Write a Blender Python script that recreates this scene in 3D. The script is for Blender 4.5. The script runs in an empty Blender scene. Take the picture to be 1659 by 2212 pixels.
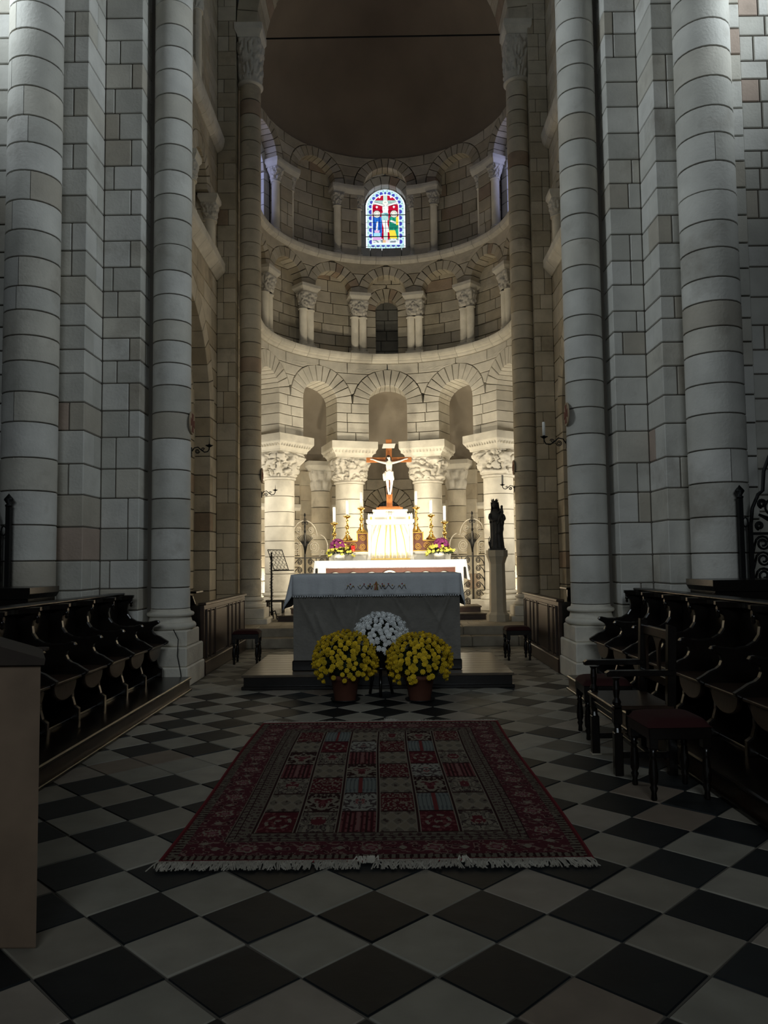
import bpy, bmesh, math, random
from math import sin, cos, pi, sqrt, radians, atan2, exp, floor
from mathutils import Vector, Matrix, noise

# ------------------------------------------------------------------ camera
scene = bpy.context.scene
COL = scene.collection
PIT, ROLL, YAW, EYE = .0643, .0115, -.003, 1.52
fw = Vector((sin(YAW)*cos(PIT), cos(YAW)*cos(PIT), sin(PIT)))
r0 = Vector((cos(YAW), -sin(YAW), 0)); u0 = r0.cross(fw)
rt = r0*cos(ROLL) - u0*sin(ROLL); up = u0*cos(ROLL) + r0*sin(ROLL)
cd = bpy.data.cameras.new('camera'); cam = bpy.data.objects.new('camera', cd); COL.objects.link(cam)
cd.sensor_fit = 'VERTICAL'; cd.sensor_height = 24; cd.lens = 1662/2212*24; cd.clip_end = 200
cam.matrix_world = Matrix(((rt.x, up.x, -fw.x, 0), (rt.y, up.y, -fw.y, 0), (rt.z, up.z, -fw.z, EYE), (0, 0, 0, 1)))
scene.camera = cam

# ------------------------------------------------------------------ light
W = bpy.data.worlds.new('world'); scene.world = W; W.use_nodes = True
W.node_tree.nodes['Background'].inputs[0].default_value = (.62, .72, .85, 1)
W.node_tree.nodes['Background'].inputs[1].default_value = .012

XA_ = .07
def area(name, loc, target, size, power, color):
    l = bpy.data.lights.new(name, 'AREA'); l.shape = 'RECTANGLE'; l.size, l.size_y = size
    l.energy = power; l.color = color
    o = bpy.data.objects.new(name, l); COL.objects.link(o); o.location = loc
    o.rotation_euler = (Vector(target)-Vector(loc)).to_track_quat('-Z', 'Y').to_euler(); return o
def spot(name, loc, target, power, color, deg, blend=.6, rad=.05):
    l = bpy.data.lights.new(name, 'SPOT'); l.energy = power; l.color = color; l.spot_size = radians(deg)
    l.spot_blend = blend; l.shadow_soft_size = rad
    o = bpy.data.objects.new(name, l); COL.objects.link(o); o.location = loc
    o.rotation_euler = (Vector(target)-Vector(loc)).to_track_quat('-Z', 'Y').to_euler(); return o
COOL = (.84, .94, 1.0); WARM = (1.0, .90, .70)
# daylight from the tall, deep set transept windows either side of the crossing and from the nave behind
for nm, sx in (('north_transept_window', -1), ('south_transept_window', 1)):
    o = area(nm, (sx*6.2, 7.1, 9.6), (-sx*3.5, 9.2, 9.2), (2.2, 3.2), 160, COOL); o.data.spread = radians(118)
o = area('nave_daylight', (0, -7, 5.5), (0, 7, 1.8), (4, 2.5), 62, COOL); o.data.spread = radians(80)
# floodlights standing on the sanctuary floor behind the main altar, and weaker ones on the backs of the columns
spot('floor_flood_left', (-.75, 14.3, .85), (.1, 18.6, 2.1), 430, WARM, 112, .8, .08)
spot('floor_flood_right', (.80, 15.0, .75), (.0, 18.6, 2.1), 430, WARM, 112, .8, .08)
# warm fill lights added behind the entrance piers to brighten the sanctuary bay
spot('pier_fill_left', (-2.5, 10.75, 5.6), (2.6, 15.6, 4.6), 120, WARM, 95, .9)
spot('pier_fill_right', (2.3, 10.75, 5.6), (-2.6, 15.6, 4.6), 120, WARM, 95, .9)
spot('flood_right', (2.72, 16.25, 3.3), (-.9, 18.8, 1.9), 230, WARM, 112, .8)
spot('flood_left', (-2.62, 16.25, 3.3), (1.0, 18.8, 1.9), 230, WARM, 112, .8)
spot('tabernacle_light', (.4, 15.6, 5.6), (.08, 17.5, 2.0), 500, (1, .93, .78), 30, .6)
l = bpy.data.lights.new('altar_lamp', 'POINT'); l.energy = 115; l.color = WARM; l.shadow_soft_size = .06
o = bpy.data.objects.new('altar_lamp', l); COL.objects.link(o); o.location = (.085, 18.25, 2.35)   # behind the tabernacle
# unseen fill lights added inside the ambulatory to brighten it
for nm, sx in (('ambulatory_fill_left', -1), ('ambulatory_fill_right', 1)):
    area(nm, (XA_+sx*4.6, 17.6, 2.9), (XA_+sx*.4, 22.6, 3.2), (.8, 1.4), 60, (1, .92, .76))
    area('ambulatory_upfill_'+('left' if sx < 0 else 'right'), (XA_+sx*3.3, 20.6, .5), (XA_+sx*3.0, 20.7, 5.0), (.5, .5), 48, WARM)  # added upward fill for the ambulatory vault
scene.view_settings.view_transform = 'Standard'; scene.view_settings.look = 'None'
scene.view_settings.exposure = 0; scene.view_settings.gamma = 1; scene.view_settings.use_curve_mapping = False

# ------------------------------------------------------------------ materials
MATS = {}
def mat(name, color, rough=.8, metal=0, var=.0, nscale=4., namt=.0, bump=0., bscale=40., spec=.3, ramp=None, emit=None, stain=0.):
    """var: brightness change from object to object; namt: soft mottling; stain: darker blotches; ramp: per object tints."""
    m = bpy.data.materials.new(name); m.use_nodes = True; nt = m.node_tree; N = nt.nodes; L = nt.links
    b = N['Principled BSDF']; b.inputs['Roughness'].default_value = rough; b.inputs['Metallic'].default_value = metal
    b.inputs['Specular IOR Level'].default_value = spec
    def new(t, **k):
        n = N.new(t)
        for a, v in k.items(): setattr(n, a, v)
        return n
    def mixc(a, bb, fac, mode='MIX'):
        n = new('ShaderNodeMix', data_type='RGBA', blend_type=mode)
        for i, v in ((0, fac), (6, a), (7, bb)):
            if hasattr(v, 'node'): L.new(v, n.inputs[i])
            else: n.inputs[i].default_value = v
        return n.outputs[2]
    c = (*color, 1)
    geo = new('ShaderNodeNewGeometry')
    if ramp or var:
        oi = new('ShaderNodeObjectInfo')
    if ramp:
        cr = new('ShaderNodeValToRGB'); cr.color_ramp.interpolation = 'CONSTANT'
        el = cr.color_ramp.elements
        while len(el) < len(ramp): el.new(.5)
        for e, (p, q) in zip(el, ramp): e.position = p; e.color = (*q, 1)
        L.new(oi.outputs['Random'], cr.inputs[0]); c = cr.outputs[0]
    if var and not ramp:
        mr = new('ShaderNodeMapRange'); L.new(oi.outputs['Random'], mr.inputs[0])
        mr.inputs[3].default_value = 1-var; mr.inputs[4].default_value = 1+var
        cb = new('ShaderNodeCombineColor')
        for i in range(3): L.new(mr.outputs[0], cb.inputs[i])
        c = mixc(c, cb.outputs[0], 1., 'MULTIPLY')
    if namt:
        nz = new('ShaderNodeTexNoise'); nz.inputs['Scale'].default_value = nscale; nz.inputs['Detail'].default_value = 5
        L.new(geo.outputs['Position'], nz.inputs['Vector'])
        mr = new('ShaderNodeMapRange'); L.new(nz.outputs[0], mr.inputs[0])
        mr.inputs[1].default_value = .3; mr.inputs[2].default_value = .7
        mr.inputs[3].default_value = 1-namt; mr.inputs[4].default_value = 1+namt*.6
        cb = new('ShaderNodeCombineColor')
        for i in range(3): L.new(mr.outputs[0], cb.inputs[i])
        c = mixc(c, cb.outputs[0], 1., 'MULTIPLY')
    if stain:
        nz = new('ShaderNodeTexNoise'); nz.inputs['Scale'].default_value = 1.3; nz.inputs['Detail'].default_value = 8; nz.inputs['Roughness'].default_value = .65
        L.new(geo.outputs['Position'], nz.inputs['Vector'])
        mr = new('ShaderNodeMapRange'); L.new(nz.outputs[0], mr.inputs[0])
        mr.inputs[1].default_value = .56; mr.inputs[2].default_value = .72; mr.inputs[3].default_value = 0; mr.inputs[4].default_value = stain
        c = mixc(c, (.20, .165, .125, 1), mr.outputs[0])
    if hasattr(c, 'node'): L.new(c, b.inputs['Base Color'])
    else: b.inputs['Base Color'].default_value = c
    if bump:
        nz = new('ShaderNodeTexNoise'); nz.inputs['Scale'].default_value = bscale; nz.inputs['Detail'].default_value = 6
        L.new(geo.outputs['Position'], nz.inputs['Vector'])
        bp = new('ShaderNodeBump'); bp.inputs['Strength'].default_value = bump; bp.inputs['Distance'].default_value = .02
        L.new(nz.outputs[0], bp.inputs['Height']); L.new(bp.outputs[0], b.inputs['Normal'])
    if emit:
        b.inputs['Emission Color'].default_value = (*emit[0], 1); b.inputs['Emission Strength'].default_value = emit[1]
    MATS[name] = m; return m
def vcmat(name, rough=.9, emit=0.):
    m = bpy.data.materials.new(name); m.use_nodes = True; nt = m.node_tree
    b = nt.nodes['Principled BSDF']; a = nt.nodes.new('ShaderNodeVertexColor'); a.layer_name = 'Col'
    b.inputs['Roughness'].default_value = rough; b.inputs['Specular IOR Level'].default_value = .1
    if emit:
        b.inputs['Base Color'].default_value = (.02, .02, .02, 1)
        nt.links.new(a.outputs[0], b.inputs['Emission Color']); b.inputs['Emission Strength'].default_value = emit
    else: nt.links.new(a.outputs[0], b.inputs['Base Color'])
    return m
LIME = [(0, (.54, .525, .475)), (.18, (.60, .585, .535)), (.4, (.50, .485, .435)), (.58, (.63, .615, .57)), (.78, (.56, .53, .46)), (.92, (.46, .42, .35)), (.985, (.42, .33, .27))]
STONE = mat('limestone', (.6, .57, .5), .85, nscale=3, namt=.13, bump=.25, bscale=30, ramp=LIME, stain=.45)
CHOIR = mat('choir_limestone', (.6, .55, .45), .85, nscale=3.5, namt=.16, bump=.3, bscale=25, stain=.6,
            ramp=[(0, (.50, .445, .34)), (.2, (.57, .51, .40)), (.4, (.45, .395, .295)), (.6, (.54, .485, .38)), (.8, (.46, .395, .29)), (.975, (.38, .29, .21))])
PALE = mat('pale_limestone', (.66, .62, .53), .85, nscale=4, namt=.12, bump=.2, bscale=30, stain=.3, var=.07)
CARVED = mat('carved_limestone', (.62, .58, .50), .85, nscale=6, namt=.15, bump=.3, bscale=30)
MORTAR = mat('mortar', (.13, .115, .095), .95)
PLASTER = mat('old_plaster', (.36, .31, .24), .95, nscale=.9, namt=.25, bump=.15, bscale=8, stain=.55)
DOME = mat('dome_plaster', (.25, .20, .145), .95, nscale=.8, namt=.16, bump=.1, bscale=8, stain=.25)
LTILE = mat('light_floor_slab', (.3, .28, .24), .55, nscale=5, namt=.16, bump=.12, bscale=9, spec=.35, stain=.25,
            ramp=[(0, (.27, .255, .21)), (.3, (.31, .29, .24)), (.6, (.25, .225, .18)), (.8, (.29, .255, .21)), (.93, (.22, .175, .135))])
MTILE = mat('worn_grey_slab', (.14, .13, .105), .5, nscale=5, namt=.3, bump=.15, bscale=9, spec=.35, var=.25)
DTILE = mat('black_floor_slab', (.013, .0155, .017), .5, nscale=6, namt=.25, bump=.1, bscale=9, spec=.22, var=.3)
FLOORM = mat('floor_mortar', (.12, .108, .09), .95)
STEP = mat('worn_step_stone', (.34, .30, .23), .7, nscale=6, namt=.2, bump=.2, bscale=12, var=.12)
DWOOD = mat('black_oak', (.006, .0042, .003), .25, nscale=14, namt=.3, bump=.06, bscale=30, spec=.5)
SEATW = mat('worn_oak', (.030, .0165, .010), .33, nscale=14, namt=.3, bump=.05, bscale=30, spec=.45)
BWOOD = mat('brown_oak', (.034, .017, .0095), .36, nscale=12, namt=.3, bump=.06, bscale=30, spec=.4)
PODW = mat('podium_parquet', (.10, .075, .05), .3, nscale=10, namt=.25, spec=.5)
CROSSW = mat('cross_wood', (.45, .16, .045), .45, nscale=14, namt=.25)
LECT = mat('pale_plywood', (.165, .115, .078), .5, nscale=5, namt=.18, spec=.3)
IRON = mat('black_iron', (.012, .012, .012), .5, .6)
GIRON = mat('dark_gate_iron', (.035, .032, .028), .5, .2)
LITIRON = mat('lit_gate_iron', (.50, .46, .38), .5, .1)  # gate crests: the light on the iron is put into a pale colour
BRASS = mat('brass', (.72, .47, .13), .25, 1)
BRONZE = mat('dark_bronze', (.062, .058, .053), .55, 0, nscale=9, namt=.3)
WAX = mat('white_wax', (.85, .82, .74), .5)
LINEN = mat('white_linen', (.72, .74, .78), .9, nscale=8, namt=.06, bump=.15, bscale=60)
DAMASK = mat('grey_damask', (.20, .188, .165), .75, nscale=9, namt=.12, bump=.35, bscale=28)
CURTAIN = mat('tabernacle_silk', (.86, .82, .70), .6, nscale=6, namt=.05)
GOLD = mat('gold_trim', (.80, .56, .16), .35, .8)
MARBLE = mat('white_marble', (.74, .71, .63), .5, nscale=5, namt=.1)
REDP = mat('dark_red_panel', (.10, .035, .022), .6, nscale=6, namt=.2)
IVORY = mat('painted_ivory', (.86, .80, .72), .5)
TERRA = mat('terracotta', (.12, .045, .028), .7, nscale=7, namt=.15)
PLASTIC = mat('black_plastic', (.012, .012, .012), .5)
LEAF = mat('dark_leaves', (.018, .03, .011), .7, nscale=20, namt=.4)
YELLOW = mat('yellow_petals', (.66, .46, .02), .7, var=.25)
YCORE = mat('yellow_dark_petals', (.45, .27, .01), .8)
WHITEF = mat('white_petals', (.78, .80, .80), .7, var=.12)
PURPLE = mat('purple_petals', (.15, .02, .095), .7, var=.25)
LIMEF = mat('lime_yellow_petals', (.62, .58, .10), .7, var=.2)
LTOP = mat('lectern_top', (.03, .021, .015), .6, nscale=10, namt=.2)
REDSEAT = mat('dark_red_velvet', (.032, .005, .005), .9)
WOOL = mat('rug_fringe_wool', (.40, .37, .31), .95, nscale=30, namt=.2)
REDEDGE = mat('rug_edge_wool', (.16, .010, .016), .95)
GLASSG = mat('old_leaded_glass', (.05, .055, .06), .25, spec=.5, nscale=30, namt=.5)
BLUEGL = mat('daylit_glass', (.02, .02, .02), .3, emit=((.50, .56, 1.0), 1.6))
REDGL = mat('red_lamp_glass', (.25, .01, .01), .2, emit=((1, .05, .03), .5))
PAINTED = mat('painted_cross_red', (.16, .05, .035), .8)
DISC = mat('painted_disc_stone', (.36, .27, .18), .85)
BLOCKED = mat('dark_blocking_stone', (.17, .165, .145), .9, nscale=4, namt=.2, var=.12)

# ------------------------------------------------------------------ helpers
rnd = random.Random(11)
def link(o, parent=None):
    COL.objects.link(o)
    if parent is not None: o.parent = parent
    return o
def piece(name, V, F, m, parent=None, smooth=False):
    me = bpy.data.meshes.new(name); me.from_pydata(V, [], F); me.materials.append(m)
    if smooth: me.polygons.foreach_set('use_smooth', [True]*len(me.polygons))
    return link(bpy.data.objects.new(name, me), parent)
def again(name, src, parent, loc=(0, 0, 0), rot=(0, 0, 0), scale=(1, 1, 1)):
    o = bpy.data.objects.new(name, src.data); o.location = loc; o.rotation_euler = rot; o.scale = scale
    return link(o, parent)
def thing(name, label, cat, loc=(0, 0, 0), rz=0, group=None):
    o = bpy.data.objects.new(name, None); o.empty_display_size = .1; o.location = loc; o.rotation_euler = (0, 0, rz)
    return tag(link(o), label, cat, group)
def tag(o, label, cat, group=None):
    o['label'] = label; o['category'] = cat; o['kind'] = 'thing'
    if group: o['group'] = group
    return o
def structure(name, V=None, F=None, m=None, label=None, smooth=False):
    if V is None:
        o = bpy.data.objects.new(name, None); link(o)
    else: o = piece(name, V, F, m, None, smooth)
    o['kind'] = 'structure'
    if label: o['label'] = label
    return o
def copy_tree(o, parent=None):
    c = o.copy(); COL.objects.link(c)
    if parent is not None: c.parent = parent
    for ch in list(o.children): copy_tree(ch, c)
    return c
class MB:
    def __init__(s): s.V = []; s.F = []
    def add(s, VF):
        V, F = VF; n = len(s.V); s.V += [tuple(v) for v in V]; s.F += [tuple(i+n for i in f) for f in F]; return s
    def build(s, name, m, parent=None, smooth=False, stuff=False):
        o = piece(name, s.V, s.F, m, parent, smooth)
        if stuff: o['kind'] = 'stuff'
        return o
def box(x0, x1, y0, y1, z0, z1, c=0.):
    if c <= 0:
        V = [(x, y, z) for z in (z0, z1) for y in (y0, y1) for x in (x0, x1)]
        return V, [(0, 2, 3, 1), (4, 5, 7, 6), (0, 1, 5, 4), (2, 6, 7, 3), (0, 4, 6, 2), (1, 3, 7, 5)]
    bm = bmesh.new(); bmesh.ops.create_cube(bm, size=1)
    for v in bm.verts:
        v.co = Vector(((x0+x1)/2+v.co.x*(x1-x0), (y0+y1)/2+v.co.y*(y1-y0), (z0+z1)/2+v.co.z*(z1-z0)))
    bmesh.ops.bevel(bm, geom=bm.edges[:], offset=min(c, (x1-x0)/2.2, (y1-y0)/2.2, (z1-z0)/2.2), segments=1, affect='EDGES')
    bm.verts.index_update(); V = [tuple(v.co) for v in bm.verts]; F = [tuple(v.index for v in f.verts) for f in bm.faces]; bm.free()
    return V, F
def lathe(prof, n=24, cx=0, cy=0, a0=0., a1=2*pi, sx=1, sy=1, caps=True):
    full = abs(a1-a0-2*pi) < 1e-6; m = n if full else n+1
    V = [(cx+r*sx*cos(a0+(a1-a0)*i/n), cy+r*sy*sin(a0+(a1-a0)*i/n), z) for r, z in prof for i in range(m)]; F = []
    for j in range(len(prof)-1):
        for i in range(n): F.append((j*m+i, j*m+(i+1) % m, (j+1)*m+(i+1) % m, (j+1)*m+i))
    if caps and full:
        F.append(tuple(range(m))[::-1]); F.append(tuple((len(prof)-1)*m+i for i in range(m)))
    return V, F
def tube(pts, r, n=6, closed=False, flat=None):
    P = [Vector(p) for p in pts]; V = []; F = []; N = len(P); prev = None
    for i, p in enumerate(P):
        if closed: t = P[(i+1) % N]-P[i-1]
        else: t = P[min(i+1, N-1)]-P[max(i-1, 0)]
        t.normalize()
        if prev is None: a = Vector((0, 0, 1)) if abs(t.z) < .9 else Vector((0, 1, 0))
        else: a = prev
        b = t.cross(a).normalized(); a = b.cross(t).normalized(); prev = a
        rr = r(i/(N-1)) if callable(r) else r
        V += [tuple(p+(a*cos(2*pi*k/n)+b*sin(2*pi*k/n))*rr) for k in range(n)]
    for i in range(N if closed else N-1):
        j = (i+1) % N
        for k in range(n): F.append((i*n+k, i*n+(k+1) % n, j*n+(k+1) % n, j*n+k))
    if not closed: F.append(tuple(range(n))[::-1]); F.append(tuple((N-1)*n+k for k in range(n)))
    return V, F
def prism(poly, axis, a, b, c=0.):
    """poly in the two other axes, extruded along axis from a to b, with a chamfer c"""
    n = len(poly)
    def P(p, q, t): return (t, p, q) if axis == 0 else (p, t, q) if axis == 1 else (p, q, t)
    rings = [(poly, a), (poly, b)]
    if c > 0:
        ar = sum(poly[i][0]*poly[(i+1) % n][1]-poly[(i+1) % n][0]*poly[i][1] for i in range(n)); sg = 1 if ar > 0 else -1
        ins = []
        for i in range(n):
            p0, p1, p2 = Vector(poly[i-1]), Vector(poly[i]), Vector(poly[(i+1) % n])
            n1 = Vector((-(p1-p0).y, (p1-p0).x)).normalized()*sg; n2 = Vector((-(p2-p1).y, (p2-p1).x)).normalized()*sg
            q = (n1+n2)
            q = q.normalized() if q.length > 1e-6 else n1
            ins.append(tuple(p1+q*c))
        s = 1 if b > a else -1
        rings = [(ins, a), (poly, a+s*c), (poly, b-s*c), (ins, b)]
    V = [P(p, q, t) for pl, t in rings for p, q in pl]; F = []
    for j in range(len(rings)-1):
        for i in range(n): F.append((j*n+i, j*n+(i+1) % n, (j+1)*n+(i+1) % n, (j+1)*n+i))
    F.append(tuple(range(n))[::-1]); F.append(tuple((len(rings)-1)*n+i for i in range(n)))
    return V, F
def xf(VF, loc=(0, 0, 0), rz=0., s=1., rx=0., ry=0.):
    M = Matrix.Translation(loc) @ Matrix.Rotation(rz, 4, 'Z') @ Matrix.Rotation(ry, 4, 'Y') @ Matrix.Rotation(rx, 4, 'X') @ Matrix.Scale(s, 4)
    return [tuple(M @ Vector(v)) for v in VF[0]], VF[1]
def ball(c, r, n=8, m=6, sz=1.):
    prof = [(r*sin(pi*j/m)+1e-4, -r*cos(pi*j/m)*sz) for j in range(m+1)]
    return xf(lathe(prof, n), c)
# --- masonry: a surface map f(u, v, d) with u along, v up and d out of the wall
def pblock(f, P, su, sv, nu, nv, t, g=.006, ch=.008):
    gu, gv = min(g/su, .2), min(g/sv, .2); cu, cv = min(ch/su, .12), min(ch/sv, .12)
    V = []; F = []
    for j in range(nv):
        for i in range(nu):
            V.append(f(*P(gu+cu+(1-2*gu-2*cu)*i/(nu-1), gv+cv+(1-2*gv-2*cv)*j/(nv-1)), 0))
    per = [(i, 0) for i in range(nu)]+[(nu-1, j) for j in range(1, nv)]+[(i, nv-1) for i in range(nu-2, -1, -1)]+[(0, j) for j in range(nv-2, 0, -1)]
    k = len(per)
    for d in (-ch, -t):
        for i, j in per: V.append(f(*P(gu+(1-2*gu)*i/(nu-1), gv+(1-2*gv)*j/(nv-1)), d))
    for j in range(nv-1):
        for i in range(nu-1): F.append((j*nu+i, j*nu+i+1, (j+1)*nu+i+1, (j+1)*nu+i))
    b = nu*nv
    for q in range(k):
        w = (q+1) % k; a0, a1 = per[q][1]*nu+per[q][0], per[w][1]*nu+per[w][0]
        F.append((a0, b+q, b+w, a1)); F.append((b+q, b+k+q, b+k+w, b+w))
    return V, F
LIMIT = 285
def stone(root, VF, m, name='stone_block'):
    c = root.get('_n_'+name, 0)
    if c < LIMIT:
        root['_n_'+name] = c+1; piece(name, VF[0], VF[1], m, root)
    else: REST.setdefault((root.name, name), [root, m, MB()])[2].add(VF)
REST = {}
def flush():
    for (rn, nm), (root, m, mb) in REST.items(): mb.build(nm+'_remainder', m, root, stuff=True)
    for o in bpy.data.objects:
        for k in [k for k in o.keys() if k.startswith('_n_')]: del o[k]
class Hole:
    def __init__(s, uc, w, base, vs, rad): s.uc, s.w, s.base, s.vs, s.rad = uc, w, base, vs, rad
    def hw(s, v):
        if v < s.base: return 0
        if v < s.vs: return s.w
        q = s.rad**2-(v-s.vs)**2
        return sqrt(q) if q > 0 else 0
def masonry(root, f, ua, ub, zs, blk, holes, t, m, curve=0., pick=None, g=.009, seed=0, ch=.008):
    R = random.Random(seed)
    for v0, v1 in zip(zs[:-1], zs[1:]):
        e = .003; vv = [v0+e+(v1-v0-2*e)*k/6 for k in range(7)]
        hs = [h for h in sorted(holes, key=lambda h: h.uc) if max(h.hw(v) for v in vv) > .01]
        segs = []; L = lambda v: ua
        for h in hs:
            segs.append((L, lambda v, h=h: h.uc-h.hw(v))); L = lambda v, h=h: h.uc+h.hw(v)
        segs.append((L, lambda v: ub))
        for L, Rr in segs:
            lo, hi = max(L(v) for v in vv), min(Rr(v) for v in vv)
            lo2, hi2 = min(L(v) for v in vv), max(Rr(v) for v in vv)
            lo2, hi2 = max(lo2, ua), min(hi2, ub)
            if hi2-lo2 < .05: continue
            cuts = []; p = lo+blk*R.uniform(.45, 1.1)
            while p < hi-blk*.4: cuts.append(p); p += blk*R.uniform(.7, 1.35)
            bounds = [L]+[(lambda v, c=c: c) for c in cuts]+[Rr]
            for A, B in zip(bounds[:-1], bounds[1:]):
                a, b = sum(A(v) for v in vv)/7, sum(B(v) for v in vv)/7
                w = b-a
                if w < .03 or (pick and not pick(a, b, v0, v1)): continue
                bent = abs(A(vv[0])-A(vv[-1]))+abs(B(vv[0])-B(vv[-1])) > .01
                nu = 2 if not curve else max(2, min(5, int(w/curve)+2)); nv = 5 if bent else 2
                def P(s, q, A=A, B=B, v0=v0, v1=v1):
                    v = v0+(v1-v0)*q; vc = min(max(v, v0+e), v1-e); x, y = A(vc), B(vc)
                    x, y = max(x, ua), min(y, ub)
                    if y < x: x = y = (x+y)/2
                    return x+(y-x)*s, v
                stone(root, pblock(f, P, w, v1-v0, nu, nv, t, g, ch), m)
def vous(root, f, uc, vs, ri, ro, n, t, m, g=.009, a0=0., a1=pi, ch=.008, name='voussoir', lo=None, hi=None, vmax=None):
    for i in range(n):
        b0, b1 = a0+(a1-a0)*i/n, a0+(a1-a0)*(i+1)/n
        def P(s, q, b0=b0, b1=b1):
            a = b0+(b1-b0)*s; r = ri+(ro-ri)*q; u, v = uc+r*cos(a), vs+r*sin(a)
            if lo is not None: u = max(u, lo)
            if hi is not None: u = min(u, hi)
            if vmax is not None: v = min(v, vmax)
            return u, v
        stone(root, pblock(f, P, (b1-b0)*(ri+ro)/2, ro-ri, 2, 2, t, g, ch), m, name)
def surf(f, ua, ub, va, vb, nu, nv, d, holes=()):
    V = []; F = []
    for j in range(nv+1):
        for i in range(nu+1): V.append(f(ua+(ub-ua)*i/nu, va+(vb-va)*j/nv, d))
    for j in range(nv):
        for i in range(nu):
            uc, vc = ua+(ub-ua)*(i+.5)/nu, va+(vb-va)*(j+.5)/nv
            if any(abs(uc-h.uc) < h.hw(vc)+(ub-ua)/nu*.5 for h in holes): continue
            k = nu+1; F.append((j*k+i, j*k+i+1, (j+1)*k+i+1, (j+1)*k+i))
    return V, F
def sweep(f, prof, ua, ub, nu, gap=.004):
    """profile [(d, v)] swept along u: one moulded stone"""
    V = []; F = []; n = len(prof)
    for i in range(nu+1):
        u = ua+gap+(ub-ua-2*gap)*i/nu
        V += [f(u, v, d) for d, v in prof]
    for i in range(nu):
        for j in range(n): F.append((i*n+j, i*n+(j+1) % n, (i+1)*n+(j+1) % n, (i+1)*n+j))
    F.append(tuple(range(n))[::-1]); F.append(tuple(nu*n+j for j in range(n)))
    return V, F
def cornice(name, f, prof, ua, ub, ln, m, seed, curve=.2, label=None):
    R = random.Random(seed); root = structure(name, label=label); u = ua
    while u < ub-.05:
        w = ln*R.uniform(.7, 1.3); e = min(u+w, ub)
        if ub-e < ln*.4: e = ub
        stone(root, sweep(f, prof, u, e, max(1, int((e-u)/curve+.5)) if curve else 1), m, 'cornice_stone'); u = e
    return root
def planeY(Y0): return lambda u, v, d: (u, Y0-d, v)
def planeX(X0, s): return lambda u, v, d: (X0+s*d, u, v)
def courses(z0, z1, lo, hi, seed):
    R = random.Random(seed); z = [z0]
    while z[-1] < z1-lo*.6: z.append(z[-1]+R.uniform(lo, hi))
    k = (z1-z0)/(z[-1]-z0); return [z0+(q-z0)*k for q in z]
# --- columns
def drum(r, h, n=26, a0=0., a1=2*pi):
    c = .006; g = .006; V, F = [], []
    for p in ([(r-c*3, g), (r-c, g), (r, g+c)], [(r, g+c), (r, h-g-c)], [(r, h-g-c), (r-c, h-g), (r-c*3, h-g)]):
        v, f = lathe(p, n, a0=a0, a1=a1, caps=False); k = len(V); V += v; F += [tuple(i+k for i in q) for q in f]
    return V, F
def attic(r, h, R=None, n=28):
    R = R or r*1.32; p = []
    for k in range(7): a = -pi/2+pi*k/6; p.append((R-h*.18+h*.18*cos(a), h*.18+h*.18*sin(a)))
    p += [(R-h*.2, h*.40), (r*1.07, h*.52), (r*1.05, h*.62)]
    for k in range(7): a = -pi/2+pi*k/6; p.append((r*1.1+h*.11*cos(a), h*.74+h*.11*sin(a)))
    p += [(r*1.02, h*.9), (r, h)]
    return lathe(p, n)
def capital(r, s, h, seed, n=96, m=26, figures=False, aspect=1.):
    """round neck of radius r turning into a square of half side s, carved all over"""
    V = []; F = []; sd = seed*7.3
    for j in range(m+1):
        t = j/m; z = h*t
        k = t**1.6
        for i in range(n):
            a = 2*pi*i/n; ca, sa = cos(a), sin(a)
            sq = s/max(abs(ca), abs(sa)); rr = r*(1-k)+min(sq, s*1.28)*k
            if 0 < j < m:
                env = min(1, t*9)*min(1, (1-t)*7)
                q1 = abs(((a*8/(2*pi)+.5*(t > .52)) % 1)-.5)*2
                tt = (t/.52 if t < .52 else (t-.52)/.48)
                leaf = (1-q1**2)*(.25+.75*sin(pi*min(1, tt*1.05))**.6)*(.55+.6*tt)
                rib = .35*cos(a*48)*leaf
                p = Vector((ca*2.2*rr/s, sa*2.2*rr/s, t*3+sd))
                nz = noise.noise(p*1.3)+.3*noise.noise(p*3.3)
                fig = max(0, 1-abs(nz)*6.)
                rel = (leaf*.75+rib*.3-.3) if not figures else (.5-fig*1.15+.25*leaf+max(0, nz)*.8)
                rr += env*rel*s*.25
            V.append((rr*ca, rr*sa*aspect, z))
    for j in range(m):
        for i in range(n): F.append((j*n+i, j*n+(i+1) % n, (j+1)*n+(i+1) % n, (j+1)*n+i))
    F.append(tuple(m*n+i for i in range(n)))
    mb = MB().add((V, F))
    for q in range(4):   # corner volutes
        a = pi/4+q*pi/2; L = []
        for k in range(22):
            th = k/21*3.3*pi; ro = s*.17*(1-k/26)
            d = s*1.17+ro*cos(th)-s*.03; L.append((d*cos(a), d*sin(a)*aspect, h*.86+ro*sin(th)))
        mb.add(tube(L, s*.045, 5))
    return mb.V, mb.F
def abacus(s, h, aspect=1., dent=True):
    P = [(s*.98, 0), (s*1.0, h*.12), (s*1.22, h*.50), (s*1.24, h*.56), (s*1.24, h)]
    V = []; F = []
    for w, z in P:
        for x, y in ((-1, -1), (1, -1), (1, 1), (-1, 1)): V.append((x*w, y*w*aspect, z))
    for j in range(len(P)-1):
        for i in range(4): F.append((j*4+i, j*4+(i+1) % 4, (j+1)*4+(i+1) % 4, (j+1)*4+i))
    F.append((3, 2, 1, 0)); n = len(V)-4; F.append((n, n+1, n+2, n+3)); mb = MB().add((V, F))
    if dent:
        k = int(s*2/.075)
        for q in range(4):
            for i in range(k):
                x = (-1+2*(i+.5)/k)*s*1.08
                mb.add(xf(box(x-.016, x+.016, -s*1.165*1-.012, -s*1.1, h*.27, h*.42), rz=q*pi/2))
    return mb.V, mb.F
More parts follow.
